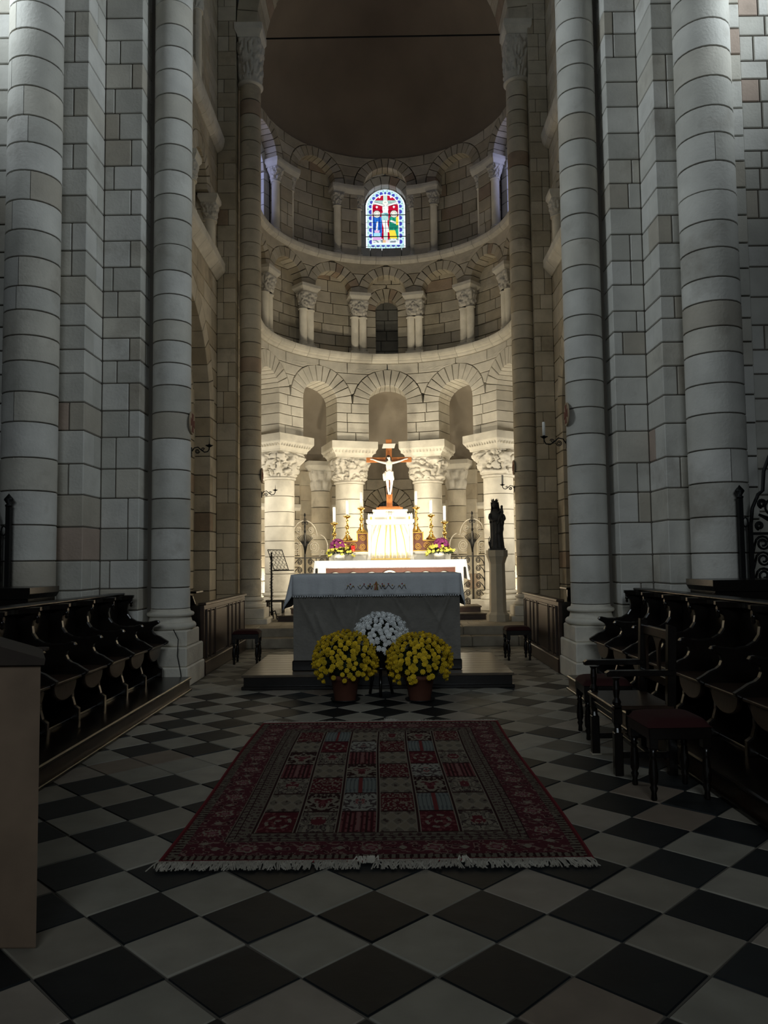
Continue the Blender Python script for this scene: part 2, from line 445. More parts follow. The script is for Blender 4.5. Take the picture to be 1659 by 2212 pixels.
def shaft(parent, r, zs, m, split=0., seed=1, n=26, name='drum'):
    R = random.Random(seed); cache = {}
    for z0, z1 in zip(zs[:-1], zs[1:]):
        if R.random() < split:
            a = R.uniform(-2.2, -1.2)
            for q0, q1 in ((a+.02, a+pi), (a+pi+.02, a+2*pi)):
                o = piece(name, *drum(r, z1-z0, 14, q0, q1), m, parent, False); o.location.z = z0; smooth_sides(o)
            continue
        k = round(z1-z0, 2)
        if k in cache: o = again(name, cache[k], parent)
        else: o = cache[k] = piece(name, *drum(r, z1-z0, n), m, parent); smooth_sides(o)
        o.location.z = z0
def smooth_sides(o):
    for p in o.data.polygons: p.use_smooth = abs(p.normal.z) < .9 and len(p.vertices) == 4

# ================================================================== STRUCTURE
XC, YC, RI = .07, 16.76, 2.92
SZ = .32                                  # sanctuary floor
def apse(R):
    def f(u, v, d):
        a = u/R; r = R-d
        if abs(a) <= pi/2: return (XC+r*sin(a), YC+r*cos(a), v)
        s = 1 if a > 0 else -1
        return (XC+s*r, YC-(abs(u)-R*pi/2), v)
    return f
# ---------- floor of the choir: black and white slabs laid as lozenges
floor_ = structure('floor', *box(-9, 9, -3, 14.3, -.3, -.0065), FLOORM, 'lozenge pattern floor of black and pale stone slabs')
TR = random.Random(5)
dark_rest, light_rest = MB(), MB(); cand = []
for i in range(-46, 46):
    for j in range(-12, 50):
        if (i+j) % 2 == 0: continue
        x, y = -.075+.2494*i+.0086*.2494*j, 3.675+.2494*j-.0086*.2494*i
        if y < 2.05 or y > 13.9 or abs(x) > 9: continue
        cand.append((y, x, i, j))
cand.sort(); ntile = 0
for y, x, i, j in cand:
    dark = (j % 2 == 1)
    px = 834+1662*x/max(y, .5)
    inframe = -60 < px < 1720 and -2.6 < x < 2.36 and y < 9.6
    under_rug = -1.0 < x < .85 and 4.3 < y < 7.1
    e = .2494-.006; dz = TR.uniform(-.003, .002); w = [TR.uniform(-.004, .003) for _ in range(4)]
    pts = [(-e-w[0], 0), (0, -e-w[1]), (e+w[2], 0), (0, e+w[3])]
    VF = prism(pts, 2, 0, -.03, .005)
    worn = y > 9.4 or (x > .9 and y > 6.2 and TR.random() < .65) or (x < -1.2 and 5.6 < y < 6.4 and TR.random() < .5)
    m = (MTILE if worn and TR.random() < .75 else (LTILE if worn else DTILE)) if dark else LTILE
    if inframe and not under_rug and ntile < 296:
        o = piece('floor_slab', *VF, m, floor_); o.location = (x, y, dz); ntile += 1
    else: (light_rest if not dark else dark_rest).add(xf(VF, (x, y, dz)))
light_rest.build('pale_slab_remainder', LTILE, floor_, stuff=True)
dark_rest.build('dark_slab_remainder', MTILE, floor_, stuff=True)
# ---------- two steps and the sanctuary floor
def step_row(name, y0, y1, z0, z1, seed, label):
    root = structure(name, *box(-3.3, 3.35, y0+.02, y1, z0-.25, z1-.02), FLOORM, label)
    R = random.Random(seed); x = -3.3
    while x < 3.3:
        w = R.uniform(.75, 1.3); e = min(x+w, 3.35)
        if 3.35-e < .4: e = 3.35
        piece('step_stone', *box(x+.004, e-.004, y0+R.uniform(-.008, .008), y1, z0, z1+R.uniform(-.003, .003), .014), STEP, root); x = e
step_row('trim_1', 13.83, 14.2, -.01, .172, 3, 'lower worn stone step up to the sanctuary')
step_row('trim_2', 14.2, 14.75, .15, .32, 4, 'upper worn stone step of the sanctuary')
sf = structure('floor_sanctuary', *box(-6.5, 6.5, 14.74, 26, -.1, SZ-.012), FLOORM, 'pale paved floor of the sanctuary')
far = MB(); R = random.Random(9); n = 0
for j in range(16):
    for i in range(-12, 12):
        x, y = i*.52+(.26 if j % 2 else 0), 14.76+j*.40
        VF = box(x+.004, x+.516, y+.004, y+.396, SZ-.03, SZ+R.uniform(-.002, .001), .004)
        if abs(x+.2) < 2.6 and j < 6: piece('paving_slab', *VF, STEP, sf)
        else: far.add(VF)
far.build('paving_slab_remainder', STEP, sf, stuff=True)

# ---------- big compound piers at the entrance of the choir
PZ = [.95, 1.22, 1.57, 1.97, 2.35, 2.72, 3.12, 3.46, 3.81, 4.1, 4.39, 4.66, 5.0]+courses(5.0, 10.6, .30, .36, 21)[1:]
def pier(side, sx1, sx2, xa, seed):
    s = -1 if side == 'left' else 1
    lo = lambda a, b: (min(a, b), max(a, b))
    core = MB()
    for x0, x1, y0, y1 in ((sx1, sx2+s*.8, 9.6, 10.3), (sx2, xa+s*.3, 9.06, 9.7)):
        a, b = lo(x0+s*.016, x1); core.add(box(a, b, y0+.016, y1-.01, 0, 10.6))
    a, b = lo(sx1-s*.25, sx1+s*.9); core.add(box(a, b, 9.97, 10.35, 0, 10.6))
    root = structure('wall_%s_pier' % side, core.V, core.F, MORTAR, 'stepped ashlar pier on the %s at the entrance of the choir' % side)
    R = random.Random(seed); zs = [.02, .45]+PZ
    for z0, z1 in zip(zs[:-1], zs[1:]):
        for x0, x1, y0, y1 in ((sx1, sx2, 9.6, 10.0), (sx2, xa, 9.06, 9.62)):
            cut = R.choice([None, None, .3, .62, .75]); ycut = R.choice([None, None, .5, .6])
            xs = [x0, x1] if cut is None else [x0, x0+(x1-x0)*cut, x1]
            for k in range(len(xs)-1):
                a, b = lo(xs[k], xs[k+1]); j = R.uniform(-.003, .003)
                if k == 0 and ycut:
                    stone(root, box(a+.006, b-.006, y0+j, y0+(y1-y0)*ycut-.006, z0+.007, z1-.007, .009), STONE)
                    stone(root, box(a+.006, b-.006, y0+(y1-y0)*ycut+.006, y1, z0+.007, z1-.007, .009), STONE)
                else: stone(root, box(a+.006, b-.006, y0+j, y1, z0+.007, z1-.007, .009), STONE)
    # wall of the crossing beyond the outer half column
    x0, x1 = lo(xa+s*.28, xa+s*3.2)
    wr = structure('wall_%s_crossing' % side, *box(x0, x1, 9.15, 9.4, 0, 10.6), MORTAR, 'irregular coursed wall beyond the %s pier' % side)
    f = planeY(9.13)
    xe = xa+s*.52
    a, b = lo(xa+s*.25, xe); masonry(wr, planeY(9.08), a, b, [0, .45]+PZ, .6, [], .12, STONE, seed=seed)
    a, b = lo(xe, xa+s*3.2)
    masonry(wr, f, a, b, courses(0, 10.6, .2, .38, seed+4), .32, [], .1, STONE, seed=seed+1)
pier('left', -3.09, -3.58, -4.2, 31)
pier('right', 2.90, 3.31, 3.90, 32)

def great_column(label, x, y, r, zs, base_z, seed, plinths, group=None, split=0., base_h=.26, cap=None):
    t = thing('engaged_column', label, 'column', (x, y, 0), 0, group)
    for (a, b, c, d, z0, z1) in plinths: piece('plinth', *box(a-x, b-x, c-y, d-y, z0, z1, .015), PALE, t)
    o = piece('base', *attic(r, base_h), PALE, t); o.location.z = base_z; smooth_sides(o)
    shaft(t, r, zs, STONE if y < 12 else CHOIR, split, seed)
    piece('joint_bed', *lathe([(r-.016, zs[0]), (r-.016, zs[-1])], 24), MORTAR, t, True)
    if cap:
        z, h, s, ah = cap
        piece('necking', *lathe([(r, z-.1), (r+.05, z-.07), (r+.05, z-.03), (r, z)], 26), CARVED, t, True)
        o = piece('capital', *capital(r*1.02, s, h, seed, figures=True), CARVED, t, True); o.location.z = z
        o = piece('abacus', *abacus(s, ah, dent=False), PALE, t); o.location.z = z+h
    return t
great_column('slender half column of the left pier with moulded base on a square plinth', -2.79, 9.95, .245, PZ, .69, 1,
    [(-3.1, -2.46, 9.52, 10.42, 0, .25), (-3.1, -2.475, 9.54, 10.40, .25, .49), (-3.08, -2.50, 9.64, 10.28, .49, .69)])
great_column('slender half column of the right pier with moulded base beside the right stalls', 2.61, 9.95, .245, PZ, .69, 2,
    [(2.30, 2.95, 9.52, 10.42, 0, .25), (2.31, 2.95, 9.54, 10.40, .25, .49), (2.33, 2.93, 9.64, 10.28, .49, .69)])
great_column('thick half column of the left pier rising behind the black gate post', -4.08, 8.74, .30, PZ, .69, 5, [(-4.5, -3.7, 8.35, 9.1, 0, .69)], split=.55)
great_column('thick half column of the right pier rising behind the tall dark desk', 3.785, 8.74, .316, PZ, .69, 6, [(3.4, 4.2, 8.35, 9.1, 0, .69)], split=.25)

# ---------- side walls of the sanctuary bay
def bay(side, X, s, seed):
    """X wall plane facing s; big two order arch below, blind arcade, upper windows"""
    A = dict(y=12.72, z=4.35, r=2.03)
    root = structure('wall_%s_sanctuary' % side, *box(min(X-s*.75, X-s*1.0), max(X-s*.75, X-s*1.0), 10.3, 16.8, 0, 13.8), MORTAR,
                     'tall %s wall of the bay before the apse' % side)
    f = planeX(X, s)
    jb = MB().add(box(min(X-s*.02, X-s*.7), max(X-s*.02, X-s*.7), 14.79, 15.31, 0, 7.2)).add(box(min(X-s*.32, X-s*.8), max(X-s*.32, X-s*.8), 14.45, 14.9, 0, 7.2))
    jb.add(box(min(X-s*.1, X-s*1.2), max(X-s*.1, X-s*1.2), 15.31, 16.9, 0, 13.6)); jb.build('mortar_core', MORTAR, root)
    big = Hole(A['y'], A['r'], 0, A['z'], 2.42)
    masonry(root, f, 10.4, 15.32, courses(.0, A['z'], .3, .4, seed)+courses(A['z'], 7.25, .3, .4, seed)[1:], .5, [big], .34, CHOIR, seed=seed, pick=lambda a, b, v0, v1: b > 11.2)
    vous(root, f, A['y'], A['z'], A['r'], 2.42, 19, .34, CHOIR)
    f2 = planeX(X-s*.3, s); r2 = 1.70
    masonry(root, f2, 10.4, 15.2, courses(.0, A['z']-.1, .3, .4, seed+1)+courses(A['z']-.1, 6.6, .3, .4, seed+1)[1:], .5, [Hole(A['y'], r2, 0, A['z']-.1, 2.0)], .42, CHOIR, seed=seed+1, pick=lambda a, b, v0, v1: a > 13.2 or v0 > 5.9)
    vous(root, f2, A['y'], A['z']-.1, r2, 2.0, 17, .42, CHOIR)
    up = structure('wall_%s_upper' % side, *box(min(X-s*.40, X-s*.5), max(X-s*.40, X-s*.5), 10.3, 15.32, 7.2, 13.8), MORTAR, 'blind arcade and upper stage of the %s sanctuary wall' % side)
    arcs = [Hole(13.95, .66, 7.6, 8.75, .80), Hole(12.25, .66, 7.6, 8.75, .80)]
    masonry(up, f, 11.0, 15.32, courses(7.6, 9.95, .26, .34, seed+2), .42, arcs, .3, CHOIR, seed=seed+2)
    for h in arcs: vous(up, f, h.uc, 8.75, .50, .80, 13, .3, CHOIR)
    masonry(up, planeX(X-s*.27, s), 11.0, 15.1, courses(7.6, 9.6, .26, .34, seed+3), .42, [], .1, CHOIR, seed=seed+3)
    wins = [Hole(12.9, .60, 10.3, 12.4, .85)]
    masonry(up, f, 11.0, 15.32, courses(10.2, 13.8, .28, .36, seed+4), .42, wins, .3, CHOIR, seed=seed+4)
    vous(up, f, 12.9, 12.4, .55, .85, 13, .3, CHOIR)
    p1 = [(-.05, 7.25), (.02, 7.25), (.16, 7.40), (.18, 7.44), (.18, 7.58), (-.05, 7.6)]
    cornice('trim_%s_lower' % side, f, p1, 11.0, 15.27, .5, PALE, seed+5, 0, 'lower projecting string course on the %s wall' % side)
    p2 = [(-.05, 9.92), (.02, 9.92), (.10, 9.97), (.14, 10.05), (.16, 10.16), (.16, 10.22), (-.05, 10.24)]
    cornice('trim_%s_upper' % side, f, p2, 11.0, 15.27, .45, CARVED, seed+6, 0, 'upper carved string course on the %s wall' % side)
    for yy, z0, z1, zc, rr, lb in ((14.72, 7.6, 8.25, 8.72, .12, 'lower'), (13.1, 7.6, 8.25, 8.72, .12, 'second'), (13.62, 10.24, 11.75, 12.35, .10, 'upper')):
        colonnette('short %s wall column under a carved capital, %s' % (side, {'lower': 'nearest the tall pilaster', 'second': 'in the middle of the blind arcade', 'upper': 'beside the upper window'}[lb]),
                   X-s*.02, yy, rr, z0, z1, zc-z1-.16, .16, seed+int(yy*10), pi/2, 1.3)
    # pilaster in front of the sanctuary, carrying the great arch
    px0, px1 = (X+.0, X+s*.38)
    pl = structure('wall_%s_pilaster' % side, *box(min(px0, px1)+.012, max(px0, px1)-.012, 15.32, 16.2, 0, 13.4), MORTAR, 'flat pilaster strip behind the tall %s column' % side)
    R = random.Random(seed+8); zs = courses(.32, 13.4, .27, .36, seed+8)
    for z0, z1 in zip(zs[:-1], zs[1:]):
        a, b = min(px0, px1), max(px0, px1); c = R.choice([None, None, .35, .6])
        for q0, q1 in ([(a, b)] if c is None else [(a, a+(b-a)*c), (a+(b-a)*c, b)]):
            stone(pl, box(q0+.004, q1-.004, 15.3+R.uniform(-.004, .004), 15.75, z0+.004, z1-.004, .008), CHOIR)
CAPCACHE = {}
def colonnette(label, x, y, r, z0, z1, ch, ah, seed, rz=0., capw=1.5, group=None, twin=0.):
    t = thing('twin_colonnette' if twin else 'colonnette', label, 'column', (x, y, z0), rz, group)
    bh = .16
    offs = (-twin, twin) if twin else (0,)
    piece('plinth', *box(-twin-r*1.35, twin+r*1.35, -r*1.35, r*1.35, 0, .07, .01), PALE, t)
    for o_ in offs:
        o = piece('base', *attic(r, bh-.07, n=16), PALE, t); o.location = (o_, 0, .07); smooth_sides(o)
        o = piece('shaft', *lathe([(r, bh), (r, z1-z0-.04), (r*1.25, z1-z0-.035), (r*1.25, z1-z0-.005), (r, z1-z0)], 18), PALE, t); o.location.x = o_; smooth_sides(o)
    key = (round(r, 3), round(ch, 2), round(twin, 2))
    if key in CAPCACHE: c = again('capital', CAPCACHE[key], t)
    else:
        s = (r*capw+twin)
        c = CAPCACHE[key] = piece('capital', *capital(r*1.05+twin*.75, s, ch, 3+len(CAPCACHE), 72, 20, True, 1 if not twin else .72), CARVED, t, True)
    c.location.z = z1-z0
    a = piece('abacus', *abacus(r*capw+twin, ah, 1 if not twin else .8, False), PALE, t); a.location.z = z1-z0+ch
    return t
bay('left', -3.39, 1, 41)
bay('right', 3.42, -1, 61)
FZ = [.85]+courses(.85, 3.0, .36, .42, 8)[1:]+courses(3.0, 11.45, .27, .33, 9)[1:]
great_column('tall left column before the apse under a carved figure capital', -2.75, 15.56, .215, FZ, .62, 12,
    [(-3.15, -2.36, 15.2, 15.95, .30, .42), (-3.08, -2.43, 15.26, 15.9, .42, .62)], cap=(11.55, .9, .235, .28), base_h=.23)
great_column('tall right column before the apse under a carved figure capital', 2.84, 15.56, .225, FZ, .62, 13,
    [(2.44, 3.24, 15.2, 15.95, .30, .42), (2.51, 3.17, 15.26, 15.9, .42, .62)], cap=(11.55, .9, .235, .28), base_h=.23)
ga = structure('trim_great_arch'); ga['label'] = 'great round arch of pale stones over the apse entrance'
vous(ga, planeY(15.3), .045, 12.72, 2.6, 3.05, 31, 1.0, CHOIR, name='voussoir')

# ---------- apse, lowest stage: arches on the four free columns
deg = pi/180
u_of = lambda a, R=RI: a*deg*R
f0 = apse(RI)
low = structure('wall_apse_lower'); low['label'] = 'round arcade of pale ashlar above the four apse columns'
holes = [Hole(u_of(k*36), .485, 4.5, 5.58, .917) for k in range(-3, 4)]
masonry(low, f0, u_of(-95), u_of(95), [4.57, 4.83, 5.09, 5.33, 5.58, 5.84, 6.1, 6.36, 6.64], .52, holes, .74, PALE, curve=.25, seed=71)
for k in range(-2, 3): vous(low, f0, u_of(k*36), 5.58, .485, .912, 13, .74, PALE)
def apse_band(name, v0, v1, d, label):
    return structure(name, *surf(f0, u_of(-112), u_of(112), v0, v1, 60, 1, d), MORTAR, label)
prof = [(-.3, 6.64), (.03, 6.64), (.07, 6.68), (.08, 6.71), (.12, 6.73), (.15, 6.78), (.16, 6.82), (.16, 6.86), (-.5, 6.88)]
cornice('trim_apse_lower', f0, prof, u_of(-108), u_of(108), .55, PALE, 72, .2, 'pale moulded cornice above the lower apse arches')
# ---------- apse, middle stage: blind arcade on twin colonnettes
mid = apse_band('wall_apse_middle', 6.8, 9.4, -.78, 'blind arcade in the middle of the apse wall')
h2 = [Hole(u_of(k*28), .50, 8.4, 8.47, .758) for k in range(-3, 4)]
masonry(mid, f0, u_of(-98), u_of(98), [8.47, 8.72, 9.0, 9.29], .5, h2, .34, CHOIR, curve=.25, seed=73)
for k in range(-3, 4): vous(mid, f0, u_of(k*28), 8.48, .50, .752, 11, .34, CHOIR)
RB = RI+.34; fb = apse(RB)
mb_ = structure('wall_apse_middle_back'); mb_['label'] = 'recessed coursed wall behind the twin colonnettes'
masonry(mb_, fb, u_of(-95, RB), u_of(95, RB), courses(6.85, 9.15, .27, .31, 74), .62, [Hole(0, .285, 6.8, 8.17, .60)], .3, CHOIR, curve=.25, seed=74)
vous(mb_, fb, 0, 8.17, .285, .60, 9, .3, CHOIR)
bw = structure('window_1', *surf(apse(RB+.27), -.35, .35, 6.8, 8.6, 4, 1, -.04), MORTAR, 'small round headed window blocked with dark stones')
masonry(bw, apse(RB+.25), -.33, .33, courses(6.85, 8.55, .26, .30, 75), .36, [], .05, BLOCKED, curve=.3, seed=75)
for i, a in enumerate((-70, -42, -14, 14, 42, 70)):
    rr = RI+.10; x, y = XC+rr*sin(a*deg), YC+rr*cos(a*deg)
    lab = {-70: 'half hidden by the tall left column', -42: 'second left of the blocked window', -14: 'just left of the blocked window',
           14: 'just right of the blocked window', 42: 'second right of the blocked window', 70: 'half hidden by the tall right column'}[a]
    colonnette('pair of short colonnettes sharing one carved capital, '+lab, x, y, .098, 6.88, 7.88, .42, .17, 80+i, -a*deg, 1.28, 'twin colonnettes of the blind arcade', twin=.105)
prof = [(-.3, 9.27), (.02, 9.27), (.05, 9.29), (.10, 9.33), (.12, 9.40), (.12, 9.44), (-.4, 9.46)]
cornice('trim_apse_upper', f0, prof, u_of(-108), u_of(108), .55, CARVED, 76, .2, 'carved string course below the apse windows')
# ---------- apse, upper stage
upw = apse_band('wall_apse_upper', 9.4, 12.1, -1.0, 'upper apse wall with three windows between blind arches')
WA = (0, 75, -75); BA = (37.5, -37.5); SPR = 11.33
h3 = [Hole(u_of(a), .735, 9.4, SPR, .835) for a in WA+BA]
masonry(upw, f0, u_of(-100), u_of(100), [9.46]+courses(9.46, SPR, .29, .32, 77)[1:]+[11.6, 11.87, 12.14], .45, h3, .33, CHOIR, curve=.25, seed=77)
for a in WA+BA: vous(upw, f0, u_of(a), SPR, .56, .832, 13, .33, CHOIR, vmax=12.15)
RW = RI+.33; fwin = apse(RW)
upb = structure('wall_apse_upper_back'); upb['label'] = 'recessed masonry inside the blind arches and window reveals'
for a in WA:
    c = a*deg*RW
    masonry(upb, fwin, c-.80, c+.80, [9.46, 9.86]+courses(9.86, 12.1, .28, .32, 78)[1:], .4, [Hole(c, .55, 9.86, 11.05, .80)], .3, STONE, curve=.3, seed=78+a)
    vous(upb, fwin, c, 11.05, .55, .80, 9, .3, STONE)
for a in BA:
    c = a*deg*RW; masonry(upb, apse(RW-.03), c-.85, c+.85, courses(9.46, 12.0, .29, .32, 79), .5, [], .1, CHOIR, curve=.3, seed=90+a)
for a, r_, nm in ((-13.6, .075, 'left jamb of the stained glass window'), (13.6, .075, 'right jamb of the stained glass window'),
                  (-24.3, .10, 'between the stained glass window and the left blind arch'), (24.3, .10, 'between the stained glass window and the right blind arch'),
                  (-51, .07, 'outer side of the left blind arch'), (51, .07, 'outer side of the right blind arch'),
                  (-61.6, .10, 'jamb of the far left window'), (61.6, .10, 'jamb of the far right window')):
    rr = RI+.12; x, y = XC+rr*sin(a*deg), YC+rr*cos(a*deg)
    colonnette('slender upper colonnette, '+nm, x, y, r_, 9.46, 10.80, .32, .20, 100+int(a), -a*deg, 1.55)
imp = structure('trim_imposts'); imp['label'] = 'moulded impost blocks joining the upper colonnettes'
for a0, a1 in ((-27.5, -11), (11, 27.5), (-64.5, -48), (48, 64.5)):
    piece('impost_stone', *sweep(f0, [(-.3, 11.12), (.0, 11.12), (.07, 11.22), (.08, 11.26), (.08, SPR), (-.3, SPR)], u_of(a0), u_of(a1), 3), PALE, imp)
# ---------- vault
V = []; F = []; n, m_ = 48, 24; RD = RI+.02
ring = []
for j in range(m_+1):
    if j < 6: y, rr, off = 16.25+(YC-16.25)*j/6, RD, 1
    for i in range(n+1):
        t = pi*i/n
        if j < 6: V.append((XC-RD*cos(t), y, 12.12+RD*sin(t)))
        else:
            p = (pi/2)*(j-6)/(m_-6)
            V.append((XC-RD*cos(t), YC+RD*sin(t)*sin(p), 12.12+RD*sin(t)*cos(p)))
for j in range(m_):
    for i in range(n): F.append((j*(n+1)+i, j*(n+1)+i+1, (j+1)*(n+1)+i+1, (j+1)*(n+1)+i))
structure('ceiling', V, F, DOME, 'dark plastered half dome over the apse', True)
tag(piece('tie_rod', *tube([(-2.62, 15.95, 12.84), (2.64, 15.95, 12.86)], .018, 6), IRON), 'thin iron tie rod spanning the half dome from capital to capital', 'rod')
# ---------- ambulatory behind the columns
RO = 5.6; fo = apse(RO)
amb = structure('wall_ambulatory', *surf(fo, u_of(-88, RO), u_of(88, RO), .2, 6.2, 60, 12, -.07, [Hole(0, .95, .2, 4.3, .95)]), MORTAR, 'outer wall of the ambulatory seen between the apse columns')
masonry(amb, fo, u_of(-62, RO), u_of(62, RO), courses(.32, 4.4, .3, .36, 110), .62, [Hole(0, .95, .2, 4.4, 1)], .06, CHOIR, curve=.3, seed=110)
piece('plaster_field', *surf(fo, u_of(-88, RO), u_of(88, RO), 4.4, 6.3, 72, 14, .0, [Hole(0, .95, 4, 4.4, 1.3)]), PLASTER, amb, True)
vous(amb, fo, 0, 4.42, .97, 1.36, 17, .3, CHOIR)
cornice('trim_ambulatory', fo, [(-.1, 2.98), (.02, 2.98), (.09, 3.06), (.10, 3.16), (-.1, 3.18)], u_of(-60, RO), u_of(-12, RO), .7, PALE, 111, .3, 'string course on the left ambulatory wall')
cornice('trim_ambulatory_right', fo, [(-.1, 2.98), (.02, 2.98), (.09, 3.06), (.10, 3.16), (-.1, 3.18)], u_of(12, RO), u_of(60, RO), .7, PALE, 112, .3, 'string course on the right ambulatory wall')
V = []; F = []; na, nt_ = 60, 14; ri_, ro_ = RI+.70, RO+.02
for i in range(na+1):
    a = (-100+200*i/na)*deg
    for j in range(nt_+1):
        t = pi*j/nt_; rr = (ri_+ro_)/2-(ro_-ri_)/2*cos(t); V.append((XC+rr*sin(a), YC+rr*cos(a), 4.95+1.7*sin(t) if t > pi/2 else 6.2+.45*sin(t)))
for i in range(na):
    for j in range(nt_): F.append((i*(nt_+1)+j, i*(nt_+1)+j+1, (i+1)*(nt_+1)+j+1, (i+1)*(nt_+1)+j))
structure('ceiling_ambulatory', V, F, PLASTER, 'plastered vault of the ambulatory', True)
# chapel opening behind the crucifix
CX, CY, CR = XC, YC+RO+.3, 1.45
def fch(u, v, d): a = u/CR; r = CR-d; return (CX+r*sin(a), CY+r*cos(a), v)
ch = structure('wall_chapel', *surf(fch, -CR*pi/2, CR*pi/2, .2, 4.4, 24, 12, -.3, [Hole(0, .38, 2.2, 3.1, .38)]), MORTAR, 'curved chapel wall behind the crucifix')
masonry(ch, fch, -CR*1.5, CR*1.5, courses(.3, 4.1, .3, .36, 113), .5, [Hole(0, .38, 2.2, 3.05, .82)], .2, CHOIR, curve=.25, seed=113)
vous(ch, fch, 0, 3.05, .38, .82, 11, .28, CHOIR)
V = []; F = []
for j in range(13):
    p = (pi/2)*j/12
    for i in range(25):
        t = pi*i/24; V.append((CX-CR*cos(t)*1.0, CY+CR*sin(t)*sin(p), 4.1+CR*sin(t)*cos(p)))
for j in range(12):
    for i in range(24): F.append((j*25+i, j*25+i+1, (j+1)*25+i+1, (j+1)*25+i))
structure('ceiling_chapel', V, F, PLASTER, 'small plastered chapel half dome', True)
gw = structure('window_2', *surf(fch, -.45, .45, 2.1, 3.6, 4, 1, -.2), GLASSG, 'small leaded chapel window behind the foot of the crucifix')
mb = MB()
for k in range(-4, 5): mb.add(tube([fch(k*.09, 2.3, -.17), fch(k*.09, 3.5, -.17)], .006, 4))
for k in range(14):
    mb.add(tube([fch(-.4, 2.3+k*.09, -.17), fch(.4, 2.3+k*.09, -.17)], .006, 4))
mb.build('leading', GIRON, gw)

# ================================================================== THINGS
AX = -.135
# ---------- the four free columns of the apse
colcap = None
for a, lab in ((-54, 'free apse column with figure carved capital left of the left iron gate'), (-18, 'free apse column with carved capital behind the left candlesticks'),
               (18, 'free apse column with carved capital behind the right candlesticks'), (54, 'free apse column with carved capital behind the dark statue')):
    rr = 3.30; x, y = XC+rr*sin(a*deg), YC+rr*cos(a*deg)
    t = thing('apse_column', lab, 'column', (x, y, SZ), -a*deg, 'columns of the apse arcade')
    piece('plinth', *box(-.52, .52, -.52, .52, 0, .26, .02), PALE, t)
    o = piece('base', *attic(.365, .24), PALE, t); o.location.z = .26; smooth_sides(o)
    zs = [.50, .93, 1.34, 1.72, 2.07, 2.42, 2.80, 3.20]
    shaft(t, .362, zs, PALE, 0, 50+a, 40)
    piece('joint_bed', *lathe([(.347, .5), (.347, 3.2)], 30), MORTAR, t, True)
    piece('necking', *lathe([(.36, 3.20), (.40, 3.215), (.405, 3.235), (.40, 3.255), (.36, 3.27)], 40), CARVED, t, True)
    o = piece('capital', *capital(.37, .455, .60, 20+a/10, 120, 34, True), CARVED, t, True); o.location.z = 3.26
    o = piece('abacus', *abacus(.485, .395), PALE, t); o.location.z = 3.86
# ---------- engaged columns of the ambulatory
for s in (-1, 1):
    a = 20.8*s; rr = RO-.08; x, y = XC+rr*sin(a*deg), YC+rr*cos(a*deg)
    t = thing('ambulatory_column', 'wall column with a carved capital in the ambulatory, seen left of the crucifix' if s < 0 else 'wall column with a carved capital in the ambulatory, seen right of the crucifix', 'column', (x, y, SZ), -a*deg)
    piece('plinth', *box(-.40, .40, -.40, .40, 0, .26, .02), PALE, t)
    o = piece('base', *attic(.29, .22), PALE, t); o.location.z = .26; smooth_sides(o)
    shaft(t, .285, [.48]+courses(.48, 3.22, .38, .44, 5)[1:], CHOIR, 0, 4, 28)
    o = piece('capital', *capital(.29, .35, .56, 9+s, 80, 22), CARVED, t, True); o.location.z = 3.22
    o = piece('abacus', *abacus(.36, .26, 1, False), PALE, t); o.location.z = 3.78
    # pilaster strip behind
    pw = structure('wall_ambulatory_pilaster_'+('left' if s < 0 else 'right')); pw['label'] = 'flat strip behind the ambulatory column'
    for z0, z1 in zip(courses(.32, 4.1, .38, .44, 7)[:-1], courses(.32, 4.1, .38, .44, 7)[1:]):
        piece('stone_block', *sweep(fo, [(-.02, z0), (.14, z0), (.14, z1-.006), (-.02, z1-.006)], u_of(a-2.5-2.5*(s < 0), RO)-.1, u_of(a+2.5+2.5*(s > 0), RO)+.1, 3), CHOIR, pw)

# ---------- windows: stained glass
def paint_grid(name, f, ua, ub, va, vb, nx, ny, keep, colour, m, parent):
    V = []; F = []; C = []; idx = {}
    for j in range(ny+1):
        for i in range(nx+1): V.append(f(ua+(ub-ua)*i/nx, va+(vb-va)*j/ny))
    for j in range(ny):
        for i in range(nx):
            uc, vc = ua+(ub-ua)*(i+.5)/nx, va+(vb-va)*(j+.5)/ny
            if keep(uc, vc): F.append((j*(nx+1)+i, j*(nx+1)+i+1, (j+1)*(nx+1)+i+1, (j+1)*(nx+1)+i)); C.append(colour(uc, vc))
    o = piece(name, V, F, m, parent); at = o.data.color_attributes.new('Col', 'FLOAT_COLOR', 'CORNER')
    flat = []
    for p, c in zip(o.data.polygons, C): flat += [c[0], c[1], c[2], 1.]*p.loop_total
    at.data.foreach_set('color', flat); return o
GL = vcmat('stained_glass', .3, 1.); GL.node_tree.nodes['Principled BSDF'].inputs['Emission Strength'].default_value = 1.1
WHT, RED, BLU, PALEB = (.95, .97, 1.0), (.50, .005, .03), (.06, .07, .48), (.55, .82, .86)
def seg(x, y, x0, y0, x1, y1):
    dx, dy = x1-x0, y1-y0; t = max(0, min(1, ((x-x0)*dx+(y-y0)*dy)/(dx*dx+dy*dy)))
    return sqrt((x-x0-t*dx)**2+(y-y0-t*dy)**2), t
